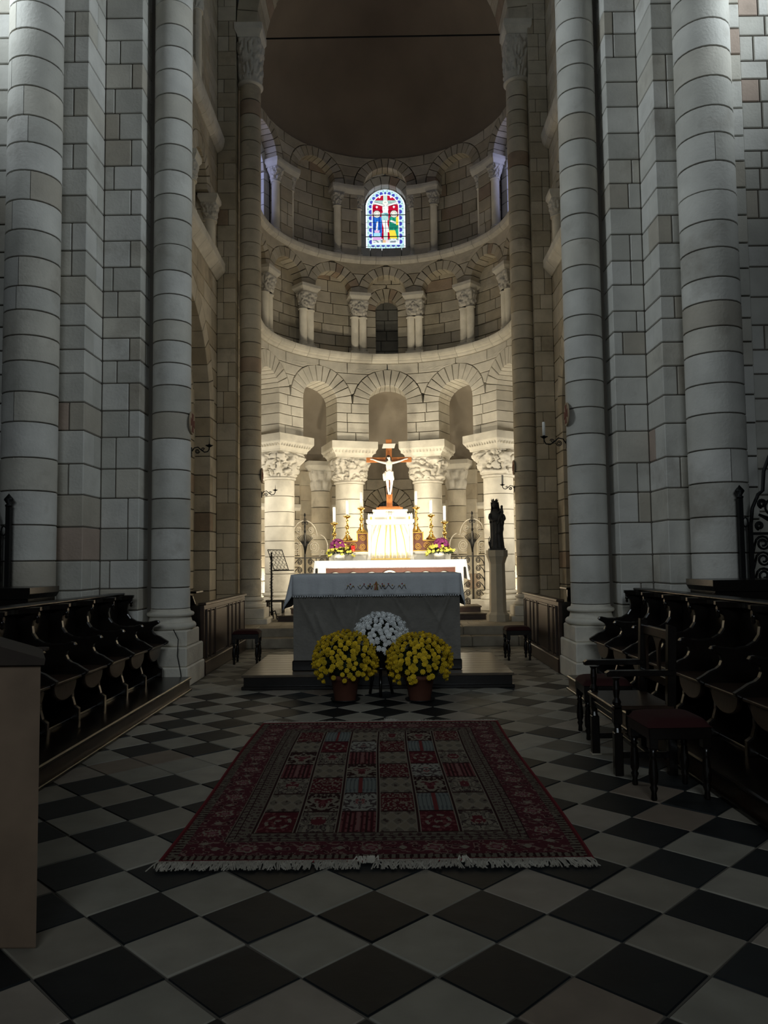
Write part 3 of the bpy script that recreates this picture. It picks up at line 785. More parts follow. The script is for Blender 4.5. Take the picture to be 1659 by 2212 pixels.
def glass(u, v):
    """u -1..1 over the half width, v 0..3.18 in the same unit: flat print of the window"""
    ax = abs(u); dv = v-2.18; e = (1-ax) if dv < 0 else 1-sqrt(u*u+dv*dv); e = min(e, v*.9)
    if e < .03: return (.02, .02, .03)
    lead = lambda d: abs(d) < .012
    if e < .09: return WHT
    if e < .32:
        k = v*3.3 if dv < 0 else atan2(dv, ax)*3.3+7.2
        if v < .3: k = u*4
        q = abs((k % 1)-.5)*2; r = (e-.11)/.20
        if r < .05: return (.55, .75, .85)
        if q < .72 and (q/.72)**2+((r-.95)/.62)**2 < 1: return BLU if q > .15 or r > .5 else (.12, .12, .5)
        if q > .9 and r < .35: return (.05, .25, .2)
        return PALEB
    if e < .37: return WHT
    # crucified figure
    for x0, y0, x1, y1, w in ((-.10, 2.3, -.62, 2.44, .055), (.12, 2.3, .62, 2.44, .055)):
        d, t = seg(u, v, x0, y0, x1, y1)
        if d < w: return (.9, .9, .88) if d < w-.015 else (.1, .12, .12)
    d = sqrt((u-.0)**2*1.2+(v-2.42)**2)
    if d < .14: return (.96, .95, .85) if d > .075 else ((.55, .62, .55) if v > 2.43 else (.95, .92, .85))
    if 1.92 < v < 2.36 and abs(u-.0) < .15-.04*(2.36-v): return (.93, .93, .90) if noise.noise((u*9, v*9, 1)) > -.25 else (.70, .78, .74)
    if 1.55 < v <= 1.92 and abs(u+.02) < .17: return (.42, .70, .68) if noise.noise((u*6, v*5, 3)) > -.15 else (.16, .42, .46)
    if .95 < v <= 1.55 and abs(u+.0+.05*sin(v*5)) < .12: return (.92, .92, .90) if abs(u) > .012 else (.3, .35, .35)
    # cross
    if abs(u) < .10 and v > .55: return (.55, .76, .66) if abs(u) < .08 else (.9, .95, .92)
    if 2.34 < v < 2.56 and ax < .63: return (.42, .62, .56) if noise.noise((u*5, v*12, 0)) > -.2 else (.25, .45, .42)
    # left mourner
    x = u+.42
    d = sqrt(x*x+(v-1.86)**2)
    if .165 < d < .19 or (d < .125 and d > .108): return (.10, .12, .14)
    if d < .19: return (.95, .94, .80) if d > .12 else ((.80, .86, .80) if x < -.02 else (.95, .90, .82))
    w = .20+.05*sin((v-.6)*2.6)
    if .55 < v < 1.72 and abs(x) < w:
        if v < .74: return (.75, .42, .78)
        if v < .92 and abs(x) < w*.7: return (.35, .72, .88)
        if v < 1.05 and abs(x) < w*.5: return (.74, .45, .75)
        dd, t = seg(x, v, .02, 1.45, -.02, 1.02)
        if dd < .04: return (.9, .9, .88)
        return (.02, .16, .62) if noise.noise((x*12, v*2.2, 5)) > .05 else (.01, .06, .36)
    # right mourner
    x = u-.42
    d = sqrt(x*x+(v-1.86)**2)
    if .165 < d < .19 or (d < .125 and d > .108): return (.10, .12, .14)
    if d < .19: return (.95, .94, .80) if d > .12 else ((.80, .84, .74) if x > .02 else (.95, .90, .82))
    w = .20+.05*sin((v-.6)*2.6)
    if .62 < v < 1.72 and abs(x) < w:
        if (v < 1.05 and x < .04+(1.05-v)*.25) or (v > 1.30 and x > .10): return (.90, .72, .06)
        dd, t = seg(x, v, -.14, 1.5, .06, 1.42)
        if dd < .05: return (.92, .90, .84)
        return (.02, .40, .24) if noise.noise((x*14, v*2., 8)) > -.05 else (.01, .20, .13)
    if v < .62 and ax > .14: return (.70, .80, .78) if noise.noise((u*8, v*10, 2)) > -.1 else (.2, .25, .3)
    if v < .55: return (.80, .50, .25) if u < 0 else (.85, .70, .75)
    for sx, sy in ((-.28, 2.72), (.28, 2.72), (-.42, 2.22), (.42, 2.22)):
        if abs(u-sx)+abs(v-sy)*.8 < .06: return WHT
    if lead(u*.7+v-1.3) or lead(u*.6-v+1.1) or lead(v-2.02): return (.08, 0, .01)
    return RED if noise.noise((u*4, v*4, 9)) > -.25 else (.34, .0, .02)
HWG, VB, VSP = .55, 9.875, 11.03
YG = YC+RW+.24
def keepg(u, v): return abs(u-XC) < HWG and (v < VSP or (u-XC)**2+(v-VSP)**2 < HWG**2)
sg = structure('window_3'); sg['label'] = 'round headed stained glass window showing a crucifixion between two robed figures'
for va, vb, ny in ((VB, 10.26, 52), (10.27, 10.86, 66), (10.87, 11.60, 82)):
    paint_grid('stained_glass_pane', lambda u, v: (u, YG, v), XC-HWG, XC+HWG, va, vb, 124, ny, keepg, lambda u, v: glass((u-XC)/HWG, (v-VB)/HWG), GL, sg)
mb = MB()
for z in (10.265, 10.865): mb.add(tube([(XC-HWG, YG-.02, z), (XC+HWG, YG-.02, z)], .011, 5))
for z in (10.0, 10.5, 10.66): mb.add(tube([(XC-HWG, YG-.015, z), (XC+HWG, YG-.015, z)], .005, 4))
mb.build('saddle_bars', IRON, sg)
for k, a in (('4', -75), ('5', 75)):
    c = a*deg*(RW+.28); fg = apse(RW+.28)
    structure('window_'+k, *surf(fg, c-.6, c+.6, 9.8, 11.6, 6, 8, 0), BLUEGL, 'daylit side window of the apse half hidden behind the tall %s column' % ('left' if a < 0 else 'right'))

# ---------- high altar against the apse
HY = 17.0
ha = thing('high_altar', 'carved marble high altar with little painted arches under the bright linen', 'altar', (.06, HY, SZ))
piece('table_slab', *box(-1.62, 1.66, -.08, .98, 1.13, 1.225, .012), MARBLE, ha)
piece('altar_block', *box(-1.45, 1.47, .08, .96, 0, 1.13, .01), REDP, ha)
for i in range(7):
    x = -1.2+i*.4
    rr = .155 if i != 3 else .19
    L = [(x+rr*cos(pi-pi*k/14), .045, .80+rr*sin(pi*k/14)) for k in range(15)]
    piece('arch_moulding', *tube([(x-rr, .045, .3)]+L+[(x+rr, .045, .3)], .024, 6), MARBLE, ha, True)
    piece('painted_niche', *prism([(x-rr*.8, .3), (x+rr*.8, .3)]+[(x+rr*.8*cos(pi*k/10), .80+rr*.8*sin(pi*k/10)) for k in range(11)], 1, .06, .085), mat('niche_paint_%d' % i, [(.30, .24, .15), (.12, .04, .03)][i % 2], .7), ha)
for i in range(8): piece('little_column', *xf(lathe([(.028, 0), (.02, .03), (.02, .48), (.032, .52), (.032, .55)], 10), (-1.4+i*.4, .03, .28)), MARBLE, ha, True)
for x in (-1.5, 1.54): piece('side_pier', *box(x-.09, x+.09, 0, .5, 0, 1.13, .012), MARBLE, ha)
gr = thing('gradine', 'long pale marble ledge with worn gilding along the back of the high altar', 'ledge', (.06, HY+.4, SZ+1.225))
piece('ledge', *box(-1.36, 1.38, 0, .5, 0, .19, .012), MARBLE, gr)
piece('cornice', *box(-1.39, 1.41, -.025, .5, .165, .20, .008), MARBLE, gr)
for s in (-1, 1):
    rp = thing('retable', 'stepped dark red panel with gilded scrolls on the %s of the tabernacle' % ('left' if s < 0 else 'right'), 'panel', (.08+s*.5, HY+.45, SZ+1.425))
    poly = [(0, 0), (s*.86, 0), (s*.86, .10), (s*.57, .10), (s*.57, .26), (s*.26, .26), (s*.26, .44), (0, .44)]
    piece('panel', *prism(poly, 1, 0, .4), REDP, rp)
    fr = MB()
    pts = [(p, -.012, q) for p, q in [(s*.01, .012), (s*.85, .012), (s*.85, .085), (s*.556, .085), (s*.556, .245), (s*.246, .245), (s*.246, .425), (s*.01, .425)]]
    for p, q in zip(pts, pts[1:]+pts[:1]): fr.add(tube([p, q], .014, 4))
    fr.build('gilt_frame', GOLD, rp)
    for cx_, cz_, r_, dirn in ((.12, .31, .075, 1), (.13, .12, .08, -1), (.33, .13, .085, 1), (.48, .11, .06, -1), (.68, .05, .028, 1)):
        L = []
        for k in range(26):
            th = k/25*4.2*pi; q = r_*(1-k/30); L.append((s*(cx_+q*cos(th*dirn)), -.008, cz_+q*sin(th*dirn)))
        piece('gilt_scroll', *tube(L, .006, 4), GOLD, rp)
# tabernacle
tb = thing('tabernacle', 'marble tabernacle with a small battlemented cornice, brightly lit on the high altar', 'tabernacle', (.085, HY+.30, SZ+1.225))
piece('body', *box(-.45, .45, .08, .55, 0, .86, .012), MARBLE, tb)
piece('cornice', *prism([(-.50, .80), (.50, .80), (.54, .86), (.54, .92), (-.54, .92), (-.54, .86)], 1, -.03, .58), MARBLE, tb)
piece('upper_stage', *prism([(-.44, .92), (.44, .92), (.38, 1.03), (.38, 1.10), (-.38, 1.10), (-.38, 1.03)], 1, .06, .54), MARBLE, tb)
piece('top_slab', *box(-.40, .40, .04, .56, 1.10, 1.15, .01), MARBLE, tb)
for x in (-.43, 0, .43):
    tw = piece('little_tower', *box(x-.075, x+.075, -.04, .12, .90, 1.03, .006), MARBLE, tb)
    for q in (-.05, 0, .05): piece('battlement', *box(x+q-.014, x+q+.014, -.04, .12, 1.03, 1.055), MARBLE, tw)
    piece('tower_door', *prism([(x-.022, .92), (x+.022, .92), (x+.022, .97), (x, .99), (x-.022, .97)], 1, -.045, -.038), GOLD, tw)
for x in (-.47, .47):
    piece('colonnette', *xf(lathe([(.05, 0), (.055, .05), (.035, .09), (.035, .68), (.055, .73), (.06, .80)], 14), (x, .0, 0)), MARBLE, tb, True)
# curtain
cv = thing('tabernacle_veil', 'overlit cream silk curtain in two folds hung on the tabernacle front', 'curtain', (.085, HY+.30, SZ+1.235))
V = []; F = []; nx, nz = 90, 16
for j in range(nz+1):
    t = j/nz; z = .80*(1-t)
    for i in range(nx+1):
        q = i/nx; w = .30+.115*min(1, t*2.2)+.02*t; x = -w+2*w*q
        y = .06-.035*t**.5*(1+.9*cos(q*2*pi*9+.6*sin(q*11)))-.03*t
        V.append((x, y, z+.0*sin(q*9)))
for j in range(nz):
    for i in range(nx): F.append((j*(nx+1)+i, j*(nx+1)+i+1, (j+1)*(nx+1)+i+1, (j+1)*(nx+1)+i))
piece('silk', V, F, CURTAIN, cv, True)
piece('gold_hem', *box(-.44, .44, -.055, -.03, .0, .035, .004), GOLD, cv)
piece('curtain_rod', *tube([(-.36, .0, .80), (.36, .0, .80)], .014, 8), GOLD, cv, True)
for x in (-.27, -.10, .0, .12, .28): piece('gold_band', *tube([(x*.8, -.0, .78), (x*1.1, -.035, .45), (x*1.3, -.06, .04)], .010, 5), GOLD, cv)
# cross
cr = thing('crucifix', 'tall wooden crucifix with a pale carved figure standing on the tabernacle', 'crucifix', (.075, HY+.58, SZ+2.375))
piece('foot', *box(-.30, .30, -.22, .20, 0, .05, .01), CROSSW, cr); piece('foot_step', *box(-.24, .24, -.16, .15, .05, .075, .008), CROSSW, cr)
piece('upright', *box(-.068, .068, -.03, .03, .07, 1.63, .006), CROSSW, cr)
piece('crossbar', *box(-.52, .52, -.031, .029, 1.10, 1.215, .006), CROSSW, cr)
piece('suppedaneum', *box(-.062, .062, -.05, -.028, .36, .52, .006), SEATW, cr)
piece('title_plate', *prism([(-.155, 1.42), (.125, 1.42), (.155, 1.525), (-.125, 1.525)], 1, -.046, -.03), IVORY, cr)
def skinned(name, J, E, m, parent, sub=2, root=0):
    bm = bmesh.new(); lay = bm.verts.layers.skin.verify(); vs = []
    for (x, y, z, r) in J:
        v = bm.verts.new((x, y, z)); v[lay].radius = (r, r) if not isinstance(r, tuple) else r; vs.append(v)
    for a, b in E: bm.edges.new((vs[a], vs[b]))
    vs[root][lay].use_root = True
    me = bpy.data.meshes.new(name); bm.to_mesh(me); bm.free(); me.materials.append(m)
    o = link(bpy.data.objects.new(name, me), parent)
    k = o.modifiers.new('skin', 'SKIN'); k.use_smooth_shade = True; s = o.modifiers.new('sub', 'SUBSURF'); s.levels = s.render_levels = sub
    return o
J = [(0, -.10, .80, (.070, .060)), (0, -.115, .90, (.058, .048)), (0, -.125, 1.0, (.082, .058)), (.0, -.12, 1.07, (.070, .045)), (.0, -.135, 1.125, .028), (-.01, -.16, 1.175, .046), (-.012, -.158, 1.215, .046),
     (-.10, -.11, 1.075, .030), (-.22, -.07, 1.11, .024), (-.27, -.06, 1.125, .020), (-.37, -.05, 1.165, .015), (-.405, -.047, 1.17, .017), (-.44, -.045, 1.175, .007),
     (.10, -.11, 1.075, .030), (.22, -.07, 1.11, .024), (.27, -.06, 1.125, .020), (.37, -.05, 1.165, .015), (.405, -.047, 1.17, .017), (.44, -.045, 1.175, .007),
     (-.045, -.10, .77, .052), (-.04, -.16, .60, .034), (-.025, -.10, .44, .022), (-.012, -.085, .375, .020), (-.012, -.13, .345, .013),
     (.045, -.10, .77, .052), (.055, -.165, .61, .034), (.035, -.10, .44, .022), (.022, -.085, .375, .020), (.018, -.13, .345, .013)]
E_ = [(0, 1), (1, 2), (2, 3), (3, 4), (4, 5), (5, 6), (3, 7), (7, 8), (8, 9), (9, 10), (10, 11), (11, 12), (3, 13), (13, 14), (14, 15), (15, 16), (16, 17), (17, 18),
      (0, 19), (19, 20), (20, 21), (21, 22), (22, 23), (0, 24), (24, 25), (25, 26), (26, 27), (27, 28)]
fig = skinned('carved_figure', J, E_, IVORY, cr)
mb = MB()
for k in range(9):
    t = k/8; z0 = .86-.17*t
    mb.add(tube([(.082*cos(q*2*pi/16)*(1+.22*t), -.115+.078*sin(q*2*pi/16)*(1+.1*t), z0+.012*sin(q*1.7+k)) for q in range(16)], .018, 5, True))
mb.add(tube([(-.09, -.13, .84), (-.125, -.15, .80), (-.12, -.15, .72), (-.105, -.15, .66)], lambda t: .030-.008*t, 7))
mb.build('loincloth', IVORY, fig, True)
mb = MB().add(ball((-.012, -.150, 1.20), .050, 10, 8)); mb.add(tube([(-.04, -.175, 1.16), (-.035, -.185, 1.13), (-.02, -.185, 1.115)], .012, 5))
mb.add(tube([(.03, -.14, 1.2), (.045, -.13, 1.15), (.05, -.12, 1.10)], .016, 5)); mb.add(tube([(-.05, -.14, 1.2), (-.065, -.13, 1.15), (-.065, -.12, 1.10)], .016, 5))
mb.build('hair', SEATW, fig, True)
mb = MB(); mb.add(ball((-.012, -.205, 1.175), .009, 6, 4)); 
for s in (-1, 1): mb.add(ball((-.012+s*.017, -.198, 1.192), .006, 6, 4))
mb.build('face', IVORY, fig, True)
# candlesticks and candles
CPROF = [(.115, 0), (.118, .012), (.10, .03), (.07, .075), (.045, .125), (.033, .15), (.05, .165), (.05, .18), (.026, .20), (.024, .26), (.048, .285), (.055, .305), (.045, .325), (.022, .345),
         (.020, .42), (.034, .435), (.030, .455), (.022, .475), (.030, .51), (.075, .535), (.09, .555), (.088, .565), (.03, .555), (.016, .56), (.012, .60)]
first = None
for i, (x, dz, lab, cl) in enumerate(((-1.20, .43, 'outer left', .37), (-.90, .43+.24, 'middle left', .36), (-.575, .43+.44, 'inner left', .37), (.685, .43+.44, 'inner right', .38), (1.025, .43+.24, 'middle right', .35), (1.335, .43, 'outer right', .37))):
    z = SZ+1.425+(.10, .26, .44, .44, .26, .10)[i]; yy = HY+.65
    if first is None:
        t = thing('candlestick', 'x', 'candlestick', (x, yy, z), 0, 'brass altar candlesticks')
        o = piece('stem', *lathe(CPROF, 28), BRASS, t, True)
        for k in range(3):
            a = 2*pi*k/3+.5; piece('foot', *ball((.10*cos(a), .10*sin(a), .02), .028, 8, 6), BRASS, t, True)
        first = t
    else: t = copy_tree(first)
    t.location = (x, yy, z+.008); t['label'] = 'brass candlestick on the high altar, %s of six' % lab
    c = thing('candle', 'tall white candle in the %s brass candlestick' % lab, 'candle', (x, yy, z+.57), 0, 'white altar candles')
    piece('wax', *lathe([(.032, 0), (.032, cl-.01), (.024, cl)], 14), WAX, c, True); piece('wick', *tube([(0, 0, cl-.005), (.002, 0, cl+.012)], .003, 4), IRON, c)
# high altar cloth
def altar_cloth(name, label, loc, x0, x1, y0, y1, zt, front, left, right, flare, m, hem, seed, parts=True):
    t = thing(name, label, 'tablecloth', loc); V = []; F = []
    nx, ny = 70, 10; rows = []
    def wob(q, k): return .012*sin(q*9+seed)+.008*sin(q*23+seed*2)*k
    prof = [(y1, 0)]+[(y1+(y0-y1)*j/ny, 0) for j in range(1, ny+1)]+[(y0-.012-.018*j/8, -front*j/8) for j in range(1, 9)]
    for (y, dz) in prof:
        rows.append([(x0+(x1-x0)*i/nx, y-(wob(i/nx*6, 1)*(-dz/front) if dz < 0 else 0)-(.0 if dz == 0 else 0), zt+dz+(.006*sin(i*.5) if dz <= -front*.99 else 0)) for i in range(nx+1)])
    n = nx+1
    for r in rows: V += r
    for j in range(len(rows)-1):
        for i in range(nx): F.append((j*n+i, j*n+i+1, (j+1)*n+i+1, (j+1)*n+i))
    for sd, X, drop in ((-1, x0, left), (1, x1, right)):
        if drop <= 0: continue
        b = len(V); k = 12
        for j in range(9):
            q = j/8
            for i in range(k+1):
                w = i/k; y = y0+(y1-y0)*w
                fl = flare[0 if sd < 0 else 1]*q*(1-w*.75)
                yy = y-(.03+fl*.35)*q*(1-w)**2
                V.append((X+sd*(.012+fl+.012*sin(w*14+seed)*q), yy, zt-drop*q*(1+.08*(1-w))))
        for j in range(8):
            for i in range(k): F.append((b+j*(k+1)+i, b+j*(k+1)+i+1, b+(j+1)*(k+1)+i+1, b+(j+1)*(k+1)+i))
        # the folded corner between front and side
        b = len(V)
        for j in range(9):
            q = j/8; fl = flare[0 if sd < 0 else 1]*q
            V.append((X, y0-.012-.018*q, zt-front*q)); V.append((X+sd*(.012+fl), y0-(.03+fl*.35)*q, zt-drop*q*1.08))
        for j in range(8): F.append((b+2*j, b+2*j+1, b+2*j+3, b+2*j+2))
    o = piece('linen', V, F, m, t, True); s = o.modifiers.new('thick', 'SOLIDIFY'); s.thickness = .004; s.offset = 1
    if hem:
        mb = MB()
        for i in range(int((x1-x0)/.03)):
            x = x0+.03*i+.015; mb.add(ball((x, y0-.033-wob((x-x0)/(x1-x0)*6, 1), zt-front-.006), .011, 5, 4))
        mb.build('lace_edge', m, t, stuff=True)
    return t
altar_cloth('altar_cloth', 'bright white linen cloth on the high altar with lace edge', (.06, HY, SZ), -1.63, 1.67, -.10, .96, 1.232, .155, .42, .42, (.04, .06), LINEN, True, 2)
# ---------- flowers on the high altar
for s, lab in ((-1, 'yellow and purple bouquet on the left end of the high altar ledge'), (1, 'yellow and purple bouquet on the right end of the high altar ledge')):
    x = .06+s*1.12-(.0 if s > 0 else 0.0)
    b = thing('bouquet', lab, 'flowers', (x, HY+.22, SZ+1.235))
    R = random.Random(40+s)
    piece('vase', *lathe([(.08, 0), (.10, .02), (.11, .09), (.09, .13)], 16), MARBLE, b, True)
    mb = MB()
    for k in range(220):
        a, q = R.uniform(0, 2*pi), sqrt(R.random()); p = Vector((.26*q*cos(a), -.02+.16*q*sin(a), .12+.16*(1-q*q)*R.random())); d = Vector((R.uniform(-1, 1), R.uniform(-1, 1), R.uniform(-.3, 1))).normalized()*.05
        e = d.cross(Vector((0, 0, 1)))*.35
        mb.add(([tuple(p-d), tuple(p+e), tuple(p+d), tuple(p-e)], [(0, 1, 2, 3)]))
    mb.build('leaves', LEAF, b, stuff=True)
    blossom = None
    for k in range(44):
        a, q = R.uniform(0, 2*pi), sqrt(R.random())
        p = (.29*q*cos(a)-s*0, -.06+.17*q*sin(a), .10+.17*(1-q*q)+R.uniform(-.05, .05))
        if blossom is None:
            m5 = MB()
            for h in range(6): m5.add(xf(([(0, 0, 0), (.022, -.010, .012), (.034, 0, .014), (.022, .010, .012)], [(0, 1, 2, 3)]), rz=h*pi/3))
            m5.add(ball((0, 0, .006), .012, 6, 4)); o = blossom = m5.build('blossom', LIMEF, b)
        else: o = again('blossom', blossom, b)
        o.location = p; o.rotation_euler = (R.uniform(.2, 1.3), R.uniform(-.5, .5), R.uniform(-.6, .6)); o.scale = [R.uniform(.8, 1.3)]*3
    pb = None
    for k in range(60):
        z = R.uniform(-.2, 1); a = R.uniform(0, 2*pi); q = sqrt(max(0, 1-z*z)); p = (-s*(-.0)+.125*q*cos(a)-s*(-.03), -.02+.11*q*sin(a), .26+.12*z)
        if pb is None: o = pb = piece('purple_blossom', *ball((0, 0, 0), .030, 7, 5), PURPLE, b)
        else: o = again('purple_blossom', pb, b)
        o.location = p
    b.location.x = x; b.scale = (1.2, 1.0, 1.2)
rl = thing('sanctuary_lamp', 'small red glass lamp glowing beside the left bouquet', 'lamp', (-.76, HY+.42-.06, SZ+1.425))
piece('glass', *lathe([(.03, 0), (.045, .03), (.045, .13), (.038, .14)], 14), REDGL, rl, True); piece('foot', *lathe([(.05, 0), (.05, .01), (.02, .02)], 14), BRASS, rl, True)
# ---------- predella steps of the high altar
for i, (y0, z0, z1, xa_, xb_, lab) in enumerate(((15.72, SZ, SZ+.13, -2.25, 2.02, 'lower dark wooden step before the high altar'), (16.25, SZ+.13, SZ+.25, -2.05, 1.98, 'upper dark wooden step before the high altar'))):
    t = thing('altar_step', lab, 'step', (-.1, y0, z0))
    D_ = (.5, .72)[i]; piece('riser', *box(xa_+.1+.02, xb_+.1-.02, .02, D_+(.8 if i == 0 else 0), 0, z1-z0-.03), BWOOD, t); piece('tread', *box(xa_+.1, xb_+.1, 0, D_+(.8 if i == 0 else 0), z1-z0-.03, z1-z0, .008), PODW, t)
# ---------- wrought iron gates between the apse columns
def spiral(cx, cz, r, turns, a0, sgn, n=30, shrink=.86):
    return [(cx+r*(1-shrink*k/n)*cos(a0+sgn*turns*2*pi*k/n), 0, cz+r*(1-shrink*k/n)*sin(a0+sgn*turns*2*pi*k/n)) for k in range(n+1)]
def iron_gate(label, loc, rz, w, m, wm, hb=1.35, top=2.36, rows=6):
    t = thing('iron_gate', label, 'gate', loc, rz)
    h = w/2
    for x in (-h, h): piece('stile', *box(x-.016, x+.016, -.014, .014, 0, hb, .004), m, t)
    piece('mullion', *box(-.02, .02, -.018, .018, 0, hb+.62, .004), m, t)
    for z in (.06, hb): piece('rail', *box(-h, h, -.012, .012, z-.014, z+.014, .003), m, t)
    rowh = (hb-.1)/rows; src = {}
    for i in range(rows):
        for q, sx in ((-.5, 1), (.5, 1)):
            for s in (-1, 1):
                if s not in src:
                    L = [(0, 0, -rowh*.55), (s*h*.05, 0, -rowh*.1), (s*h*.16, 0, rowh*.25)]+[(s*(h*.26-.085*h*0+ (rowh*.36)*(1-.83*k/26)*cos(pi*.62-k/26*4.0*pi)), 0, rowh*.05+(rowh*.38)*(1-.83*k/26)*sin(pi*.62-k/26*4.0*pi)) for k in range(27)]
                    src[s] = o = piece('scroll', *tube(L, .0115, 5), m, t, True)
                else: o = again('scroll', src[s], t)
                o.location = (q*h, 0, .08+rowh*(i+.55))
    for q in (-.5, .5): piece('scroll_stem', *box(q*h-.008, q*h+.008, -.008, .008, .06, hb, .002), m, t)
    # arched crest
    for s in (-1, 1):
        L = [(s*h, 0, hb)]+[(s*(h*.62+h*.40*cos(a)), 0, hb+.28+.30*sin(a)) for a in [(-.35+1.75*k/10) for k in range(11)]]
        piece('crest_bar', *tube(L, .015, 5), wm, t, True)
        L = [(s*h*.62, 0, hb+.55)]+[(s*(.02+h*.52*cos(a)), 0, hb+.50+.42*sin(a)) for a in [(.1+1.4*k/10) for k in range(11)]]
        piece('crest_bar', *tube(L, .015, 5), wm, t, True)
        piece('volute', *tube([(s*p[0], p[1], p[2]) for p in spiral(h*.40, hb+.27, .155, 2.4, -2.2, 1)], .0135, 5), wm, t, True)
        piece('volute', *tube([(s*p[0], p[1], p[2]) for p in spiral(h*.40, hb+.52, .075, 1.8, -1.7, -1)], .008, 5), wm, t, True)
        piece('volute', *tube([(s*p[0], p[1], p[2]) for p in spiral(h*.26, hb+.70, .085, 1.8, -1.9, 1)], .008, 5), wm, t, True)
        piece('volute', *tube([(s*p[0], p[1], p[2]) for p in spiral(h*.80, hb+.12, .075, 1.6, .4, 1)], .008, 5), wm, t, True)
        for k in range(5):
            a = .16+.13*k; piece('palmette_rib', *tube([(0, -.01, hb+.10), (s*.06*sin(a*1.5), -.012, hb+.32), (s*.34*sin(a), -.012, hb+.24+.34*cos(a))], lambda q: .014-.006*q, 5), IRON, t, True)
        for k in range(4):
            a = .3+.24*k; piece('palmette_rib', *tube([(s*h*.62, 0, hb+.02), (s*(h*.62+.20*sin(a)), 0, hb+.02+.22*cos(a))], .006, 4), wm, t, True)
        piece('finial_scroll', *tube([(0, 0, hb+.78)]+[(s*(.05+.045*(1-.7*k/14)*cos(pi-k/14*3*pi)), 0, hb+.86+.05*(1-.7*k/14)*sin(pi-k/14*3*pi)) for k in range(15)], .008, 5), IRON, t, True)
        piece('finial_leaf', *tube([(0, 0, hb+.84), (s*.035, 0, hb+.91), (s*.025, 0, hb+.98)], .006, 5), IRON, t, True)
    piece('finial', *lathe([(.012, hb+.60), (.03, hb+.66), (.014, hb+.70), (.022, hb+.78), (.011, hb+.86), (.011, hb+1.02), (.026, hb+1.05), (.016, hb+1.09), (.001, hb+1.12)], 10), IRON, t, True)
    return t
iron_gate('lacy wrought iron gate with dark spiked centre left of the high altar', (-2.02, 19.02, SZ), 36*deg, 1.28, GIRON, LITIRON, 1.31)
iron_gate('lacy wrought iron gate with pointed crest between high altar and dark statue', (2.12, 19.02, SZ), -36*deg, 1.28, GIRON, LITIRON, 1.31)

# ---------- iron music stand beside the left column
ms = thing('music_stand', 'black iron lectern with scrolled slanting book rest beside the tall left column', 'lectern', (-2.43, 16.22, SZ), -.6)
mb = MB()
for k in range(14):
    z = .22+k*.08
    mb.add(tube([(.0+.035*cos(k*1.3+q*.7), .035*sin(k*1.3+q*.7), z+.012*q) for q in range(8)], .006, 4))
mb.build('scrollwork', IRON, ms, True); piece('pole', *lathe([(.018, .1), (.018, 1.42)], 8), IRON, ms, True)
for k in range(3): a = 2*pi*k/3; piece('foot', *tube([(0, 0, .16), (.10*cos(a), .10*sin(a), .20), (.14*cos(a), .14*sin(a), .10), (.16*cos(a), .16*sin(a), .02)], .013, 6), IRON, ms, True)
D0, D1 = Vector((.30, -.02, 1.05)), Vector((.08, .02, 1.47))
for q in (-.22, .22): piece('rest_bar', *tube([D0+Vector((0, q, 0)), D1+Vector((0, q, 0))], .008, 5), IRON, ms)
for q in (0, 1): p = D0.lerp(D1, q); piece('rest_bar', *tube([p+Vector((0, -.22, 0)), p+Vector((0, .22, 0))], .010, 5), IRON, ms)
piece('book_ledge', *box(.24, .42, -.24, .24, 1.03, 1.05, .004), IRON, ms)
mb = MB()
for i in range(4):
    for j in range(4):
        c = D0.lerp(D1, .14+.24*j)+Vector((0, -.165+.11*i, 0)); e = (D1-D0).normalized()
        mb.add(tube([c+Vector((0, .05*cos(2*pi*k/10), 0))+e*.05*sin(2*pi*k/10) for k in range(10)], .005, 4, True))
mb.build('lattice', IRON, ms, True)
bn = thing('low_bench', 'small dark bench just behind the tall left column', 'bench', (-2.42, 16.75, SZ))
piece('seat', *box(-.2, .2, -.14, .14, .36, .40, .008), DWOOD, bn)
for x in (-.16, .16):
    for y in (-.1, .1): piece('leg', *box(x-.02, x+.02, y-.02, y+.02, 0, .36, .004), DWOOD, bn)

# ---------- statue on its pedestal
ps = thing('pedestal', 'plain pale many sided stone pedestal under the dark statue', 'pedestal', (2.195, 15.38, SZ))
def hexp(w0, w1, z0, z1, n=8):
    rot = pi/8+.12; V = [(w*cos(rot+2*pi*k/n), w*sin(rot+2*pi*k/n), z) for w, z in ((w0, z0), (w1, z1)) for k in range(n)]
    return V, [(k, (k+1) % n, n+(k+1) % n, n+k) for k in range(n)]+[tuple(range(n))[::-1], tuple(range(n, 2*n))]
PED = mat('pedestal_stone', (.52, .46, .35), .85, nscale=5, namt=.1, bump=.15)
piece('foot', *hexp(.225, .225, 0, .13), PED, ps); piece('foot_slope', *hexp(.225, .17, .13, .18), PED, ps); piece('shaft', *hexp(.17, .155, .18, 1.13), PED, ps)
piece('flare', *hexp(.155, .205, 1.13, 1.27), PED, ps); piece('cap', *hexp(.215, .215, 1.27, 1.40), PED, ps)
st = thing('statue', 'dark carved statue of a crowned woman holding a child, on the pale pedestal', 'statue', (2.20, 15.38, SZ+1.40))
V = []; F = []; n, m_ = 48, 40
secs = [(0, .135, .115, 0, 0), (.04, .14, .12, 0, 0), (.12, .13, .11, .0, 0), (.3, .120, .105, .0, 0), (.45, .125, .105, .005, 0), (.56, .135, .105, .012, 0), (.64, .145, .105, .015, 0), (.70, .14, .10, .01, 0), (.76, .115, .085, -.005, 0), (.80, .06, .055, -.02, 0), (.83, .04, .042, -.03, 0)]
